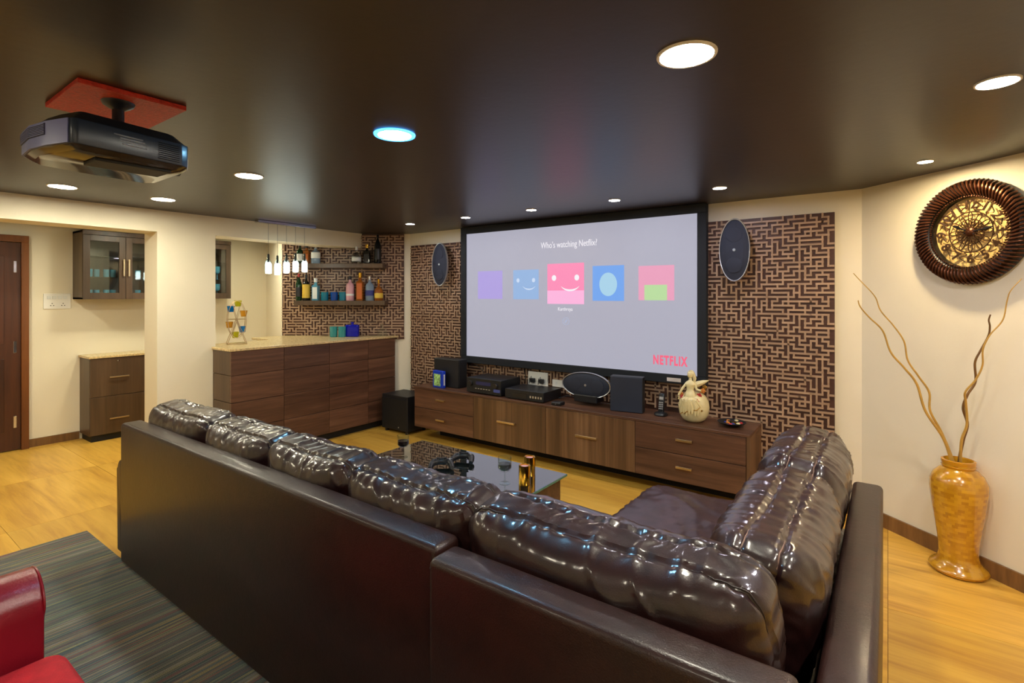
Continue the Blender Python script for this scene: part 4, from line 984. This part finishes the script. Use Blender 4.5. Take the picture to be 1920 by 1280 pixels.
for (y0, y1, zt, lb, sd) in ((1.50, 2.36, .95, 'leather side cushion against the side panel, nearer of two', 4.4), (2.30, 3.02, .975, 'leather side cushion at the far end of the side panel', 6.7)):
    pl = Pillow(y1 - y0, .34, zt - .43, Matrix.Translation((-.315, (y0 + y1) / 2, (zt + .43) / 2)) @ RZ @ Matrix.Rotation(math.radians(9), 4, 'X'), sd, seam=.42)
    pillow('side_cushion', pl, lb, 'cushion', GC, res=(80, 26, 48), thread='stitch_pale')

# ------------------------------------------------------------------ rug, red armchair
bb = B(); bb.box((-4.375, -1.3, .0), (-.4, 1.14, .012), .003); single('area_rug', bb, 'rug_stripe', 'dark grey green striped woven rug behind the sofa', 'rug', (-2.4, -.1, 0))
rc = thing('red_armchair', 'red armchair with leather arms and fabric seat at the lower left corner', 'armchair', (-1.86, .05, .012))
bb = B(); bb.box((-2.24, -.35, .06), (-1.48, .46, .26), .02, 3); part('base', bb, 'red_leather', rc, True)
bb = B(); bb.box((-2.245, -.22, .255), (-1.475, .525, .43), .055, 5); part('seat_cushion', bb, 'red_fabric', rc, True)
for x in (-2.36, -1.36):
    bb = B(); pr = [(-.115, 0), (.115, 0)] + [(.115 * math.cos(a * math.pi / 8), .51 + .11 * math.sin(a * math.pi / 8)) for a in range(9)]
    bb.prism(pr, -.475, .42, M=Matrix.Translation((x, 0, .05)) @ Matrix.Rotation(math.pi / 2, 4, 'X'), bevel=.012); part('armrest', bb, 'red_leather', rc, True)
    bb = B(); bb.tube([(x - .113 if x < -2 else x + .113, .474, .08)] + [(x + .11 * math.cos(a * math.pi / 14), .474, .57 + .095 * math.sin(a * math.pi / 14)) for a in range(15)], .004, 6); part('piping', bb, 'red_leather', rc, True)
bb = B(); bb.box((-2.25, -.48, .06), (-1.47, -.22, .98), .06, 4); part('backrest', bb, 'red_leather', rc, True)
for x in (-2.4, -1.32):
    for y in (-.38, .42):
        bb = B(); bb.lathe([(.025, 0), (.03, .05), (0, .05)], (x, y, .012), 12); part('foot', bb, 'black_matte', rc, True)

# ------------------------------------------------------------------ projector on the ceiling
pp = thing('ceiling_plate', 'red hammered mounting plate on the ceiling above the projector', 'plate', (-2.515, .75, H))
bb = B(); bb.box((-2.72, .575, H - .018), (-2.31, .925, H), .002); part('plate', bb, 'red_plate', pp)
pj = thing('projector', 'dark blue grey video projector hanging from the red ceiling plate', 'projector', (-2.2, .64, 2.05))
poly = [(-2.0, .478), (-1.992, .484), (-1.988, .495), (-2.035, .80), (-2.05, .825), (-2.10, .845), (-2.38, .85), (-2.42, .82), (-2.40, .60), (-2.37, .47), (-2.32, .435), (-2.20, .43), (-2.10, .447)]
cxp = (-2.2, .64)
sc_ = lambda k, pz: [(cxp[0] + (x - cxp[0]) * k, cxp[1] + (y - cxp[1]) * k) for x, y in pz]
bb = B(); bb.prism(poly, 2.06, 2.138, bevel=.004); part('shell', bb, 'projector_shell', pj, True)
n = len(poly); top = B(); a_ = sc_(.97, poly); c_ = sc_(.80, poly); vs_ = [(x, y, 2.138) for x, y in a_] + [(x, y, 2.172) for x, y in c_]
top._add(vs_, [tuple(range(n - 1, -1, -1)), tuple(range(n, 2 * n))] + [(i, (i + 1) % n, n + (i + 1) % n, n + i) for i in range(n)]); part('lid', top, 'black_plastic', pj, True)
pan = B(); a_ = sc_(.985, poly); c_ = sc_(.90, poly); vs_ = [(x, y, 2.06) for x, y in a_] + [(x, y, 2.046) for x, y in c_]
pan._add(vs_, [tuple(range(n)), tuple(range(2 * n - 1, n - 1, -1))] + [(i, n + i, n + (i + 1) % n, (i + 1) % n) for i in range(n)]); part('base_pan', pan, 'projector_pan', pj, True)
bb = B(); bb.box((-2.19, .56, 2.036), (-2.07, .78, 2.047), .003); part('vent_recess', bb, 'black_matte', pj)
side = [(-2.004, .4775), (-2.10, .447), (-2.20, .43), (-2.32, .435), (-2.37, .47)]
def strip(pts, z0, z1, o0, o1):
    outer = []
    for i, (x, y) in enumerate(pts):
        a0, a1 = Vector(pts[max(i - 1, 0)]), Vector(pts[min(i + 1, len(pts) - 1)]); d_ = (a1 - a0).normalized(); nn = Vector((-d_.y, d_.x)); nn = nn if nn.y < 0 or (abs(nn.y) < .5 and nn.x < 0) else -nn
        outer.append((Vector((x, y)) + nn * o0, Vector((x, y)) + nn * o1))
    bb = B()
    bb.prism([tuple(p[0]) for p in outer] + [tuple(p[1]) for p in outer][::-1], z0, z1)
    return bb
part('side_cover', strip(side, 2.062, 2.136, -.001, .004), 'projector_side', pj, True)
part('vent_recess', strip(side[1:4], 2.094, 2.130, .002, .0055), 'black_matte', pj)
for k in range(7):     # side grille facing the doorway
    part('grille_slat', strip(side[1:4], 2.0965 + k * .005, 2.0985 + k * .005, .005, .0075), 'projector_side', pj)
def on_face(u, z, d=0):  # long rear face from (-1.99,.51) to (-2.035,.80)
    a = Vector((-1.989, .50, z)); b__ = Vector((-2.035, .80, z)); return a.lerp(b__, u) + Vector((.988, .153, 0)) * d
for k in range(9):
    bb = B(); z = 2.07 + k * .0068; bb.tube([on_face(.74, z, .001), on_face(.97, z, .001)], .0014, 4); part('grille_slat', bb, 'black_matte', pj)
lbm = Matrix(((-.153, 0, .988, 0), (.988, 0, .153, 0), (0, 1, 0, 0), (0, 0, 0, 1)))
for j, (u0, u1) in enumerate(((.30, .58), (.36, .60), (.36, .62), (.38, .62))):
    bb = B(); z = 2.117 - j * .009; p0 = on_face(u0, z, .0008); p1 = on_face(u1, z, .0008); bb.tube([p0, p1], .0022, 4); part('printed_line', bb, 'silver_rim', pj)
bb = B(); bb.lathe([(.03, 0), (.04, .03), (.04, .05), (.03, .055), (0, .04)], seg=24, M=Matrix.Translation((-2.23, .845, 2.10)) @ Matrix.Rotation(-math.pi / 2, 4, 'X') @ Matrix.Translation((0, 0, -.03))); part('lens', bb, 'black_plastic', pj, True)
bb = B(); bb.box((-2.33, .56, 2.172), (-2.14, .74, 2.182), .002); bb.tube([(-2.15, .57, 2.18), (-2.30, .70, 2.20), (-2.42, .72, 2.24)], .011, 8); bb.tube([(-2.15, .73, 2.18), (-2.30, .70, 2.21), (-2.42, .74, 2.25)], .011, 8); part('mount_bracket', bb, 'black_plastic', pj, True)
bb = B(); bb.lathe([(.022, 0), (.028, .02), (.02, .04), (.02, .10), (.05, .118), (.055, .13), (0, .13)], (-2.43, .73, H - .018 - .13), 18); bb.ball((-2.43, .73, 2.235), .032, 12); part('mount_arm', bb, 'black_plastic', pj, True)

# ------------------------------------------------------------------ wall clock
CKC = Vector((.405, 4.036, 1.968)) + Vector((RN[0], RN[1], 0)) * .001
CM = Matrix(((RD[0], 0, RN[0], CKC.x), (RD[1], 0, RN[1], CKC.y), (0, 1, 0, CKC.z), (0, 0, 0, 1)))     # local x along wall, y up, z out of the wall
# make local x point to the viewer's right
ck = thing('wall_clock', 'large round bronze wall clock with ribbed rim and openwork dial', 'clock', tuple(CKC - Vector((0, 0, .305))))
bb = B(); bb.lathe([(.205, .0), (.295, .0), (.305, .02), (.30, .045), (.272, .07), (.24, .066), (.214, .045), (.205, .03)], seg=72, M=CM, ring=True); part('rim', bb, 'clock_dark', ck, True)
for k in range(80):
    a0 = 2 * math.pi * k / 80; P = []
    for u in range(7):
        r_ = .215 + .088 * u / 6; z = .048 + .028 * math.sin(math.pi * (.15 + .75 * u / 6)); a = a0 + .14 * u / 6
        P.append((r_ * math.cos(a), r_ * math.sin(a), z if u < 6 else .03))
    bb = B(); bb.tube(P, [.004, .0058, .0066, .007, .007, .007, .006], 6, M=CM); part('rib', bb, 'clock_bronze', ck, True)
beads = B()
for k in range(96):
    a = 2 * math.pi * k / 96; beads.ball((.207 * math.cos(a), .207 * math.sin(a), .05), .0058, 6, M=CM)
part('beading', beads, 'clock_bronze', ck, True)['kind'] = 'stuff'
bb = B(); bb.lathe([(0, .004), (.206, .004), (.206, 0), (0, 0)], seg=48, M=CM); part('dial_back', bb, plain('dial_cream', (216, 180, 110), .5), ck)
bb = B(); bb.tube([(.118 * math.cos(a * math.pi / 24), .118 * math.sin(a * math.pi / 24), .022) for a in range(48)], .0035, 6, M=CM, closed=True); part('dial_ring', bb, 'clock_fret', ck, True)
for k in range(12):
    a0 = 2 * math.pi * k / 12; P = []
    for u in range(21):
        v = u / 20; r_ = .03 + .085 * math.sin(math.pi * v); da = .30 * (v - .5) * 2 * math.sin(math.pi * v) ** .5
        P.append((r_ * math.cos(a0 + da), r_ * math.sin(a0 + da), .022))
    bb = B(); bb.tube(P, .0026, 5, M=CM, closed=True); part('dial_petal', bb, 'clock_fret', ck, True)
for k in range(16):
    a0 = 2 * math.pi * k / 16; bb = B()
    bb.tube([(.05 * math.cos(a0) + .028 * math.cos(a0 + v * math.pi / 8) , .05 * math.sin(a0) + .028 * math.sin(a0 + v * math.pi / 8), .026) for v in range(16)], .0024, 5, M=CM, closed=True); part('dial_scroll', bb, 'clock_fret', ck, True)
for k in range(12):
    a0 = 2 * math.pi * (k + .5) / 12; bb = B()
    bb.tube([((.122 + .052 * v / 8) * math.cos(a0 + .12 * math.sin(v * .9)), (.122 + .052 * v / 8) * math.sin(a0 + .12 * math.sin(v * .9)), .024) for v in range(9)], .0026, 5, M=CM); part('dial_scroll', bb, 'clock_fret', ck, True)
for k in range(1, 13):
    a = math.radians(90 - 30 * k)
    tm = text_mesh(str(k), .074, CM @ Matrix.Translation((.158 * math.cos(a), .158 * math.sin(a), .024)) @ Matrix.Rotation(a - math.pi / 2 if 0 <= k % 12 <= 3 or k % 12 >= 9 else a + math.pi / 2, 4, 'Z') , .003, .0015)
    part('numeral', tm, 'clock_fret', ck)
for ang, ln, nm in ((math.radians(152), .10, 'hour_hand'), (math.radians(8), .125, 'minute_hand')):
    bb = B(); d = Vector((math.cos(ang), math.sin(ang), 0)); p0 = -d * .03 + Vector((0, 0, .03)); p1 = d * ln + Vector((0, 0, .03))
    bb.tube([p0, Vector((0, 0, .03)), d * ln * .6 + Vector((0, 0, .03)), d * ln * .72 + Vector((0, 0, .03)), p1], [.004, .004, .004, .011, .002], 6, M=CM); part(nm, bb, 'clock_dark', ck, True)
bb = B(); bb.lathe([(0, .038), (.02, .034), (.026, .028), (.026, .004), (0, .004)], seg=20, M=CM); part('hub', bb, 'clock_bronze', ck, True)

# ------------------------------------------------------------------ floor vase with twisted branches
VX, VY = .331, 3.95
fv = thing('floor_vase', 'tall glossy golden mosaic floor vase in the corner', 'vase', (VX, VY, 0))
bb = B(); bb.lathe([(.10, 0), (.128, .006), (.138, .022), (.13, .04), (.108, .055), (.096, .075), (.09, .11), (.096, .19), (.112, .30), (.126, .40), (.134, .48), (.132, .525), (.115, .565), (.088, .592), (.074, .602), (.072, .612), (.078, .616), (.078, .624), (.072, .628), (.078, .634), (.078, .644), (.066, .646), (.062, .62), (.06, .58), (.08, .5), (0, .2)], (VX, VY, 0), 48)
part('body', bb, 'vase_mosaic', fv, True)
bb = B(); bb.lathe([(.0745, .600), (.0805, .613), (.0745, .6185), (.0805, .63), (.080, .6455), (.070, .648)], (VX, VY, 0), 48, ring=True); part('collar', bb, 'vase_gold', fv, True)
def stick(pts, r0, r1, mat, label):
    P = [Vector(p) for p in pts]; sm = []
    for i in range(len(P) - 1):
        p0, p1, p2, p3 = P[max(i - 1, 0)], P[i], P[i + 1], P[min(i + 2, len(P) - 1)]
        for k in range(8):
            u = k / 8; sm.append(.5 * ((2 * p1) + (p2 - p0) * u + (2 * p0 - 5 * p1 + 4 * p2 - p3) * u * u + (3 * p1 - p0 - 3 * p2 + p3) * u ** 3))
    sm.append(P[-1]); m_ = len(sm)
    bb = B(); bb.tube(sm, [r0 + (r1 - r0) * i / (m_ - 1) for i in range(m_)], 8)
    single('twisted_branch', bb, mat, label, 'branch', tuple(P[0]), 'twisted branches in the floor vase', True)
latx, laty = .809, .588
def V(px, py, dep=0):       # point in the upright plane through the vase, from lateral metres and height
    return (VX + latx * (px + .863 * dep) - .588 * dep, VY + laty * (px + .863 * dep) + .809 * dep, py)
def bp2(lst, dep0=0, dep1=0):
    n_ = len(lst); out = []
    for i, (ix, iy) in enumerate(lst):
        d_ = dep0 + (dep1 - dep0) * i / (n_ - 1); k = (3.0 + d_) / 970
        out.append(V((ix - 1797) * k + (.863 * d_ * 0), 1.6 + (553 - iy) * k, d_))
    return out
stick(bp2([(1792, 905), (1783, 862), (1768, 820), (1735, 770), (1719, 720), (1696, 690), (1670, 660), (1655, 620), (1630, 595), (1613, 575), (1609, 563)], 0, -.06), .0085, .0028, 'branch', 'lower left branch leaning furthest left in the vase')
stick(bp2([(1794, 905), (1786, 862), (1765, 810), (1744, 770), (1742, 735), (1722, 705), (1702, 675), (1695, 640), (1675, 610), (1651, 582), (1640, 555), (1612, 525), (1600, 512)], 0, -.02), .0075, .002, 'branch', 'thin upper left branch in the vase')
stick(bp2([(1798, 905), (1799, 862), (1806, 825), (1814, 795), (1806, 765), (1814, 740), (1829, 715), (1828, 680), (1838, 658), (1853, 630), (1856, 612), (1854, 600), (1857, 590)], 0, -.22), .0085, .0035, 'branch_dark', 'dark right branch twisting round its neighbour and ending short')
stick(bp2([(1801, 905), (1801, 862), (1803, 825), (1813, 795), (1811, 755), (1810, 735), (1829, 712), (1842, 685), (1843, 655), (1856, 628), (1880, 600), (1888, 565), (1895, 545), (1916, 522)], 0, -.42), .0075, .002, 'branch', 'pale right branch reaching up toward the clock')
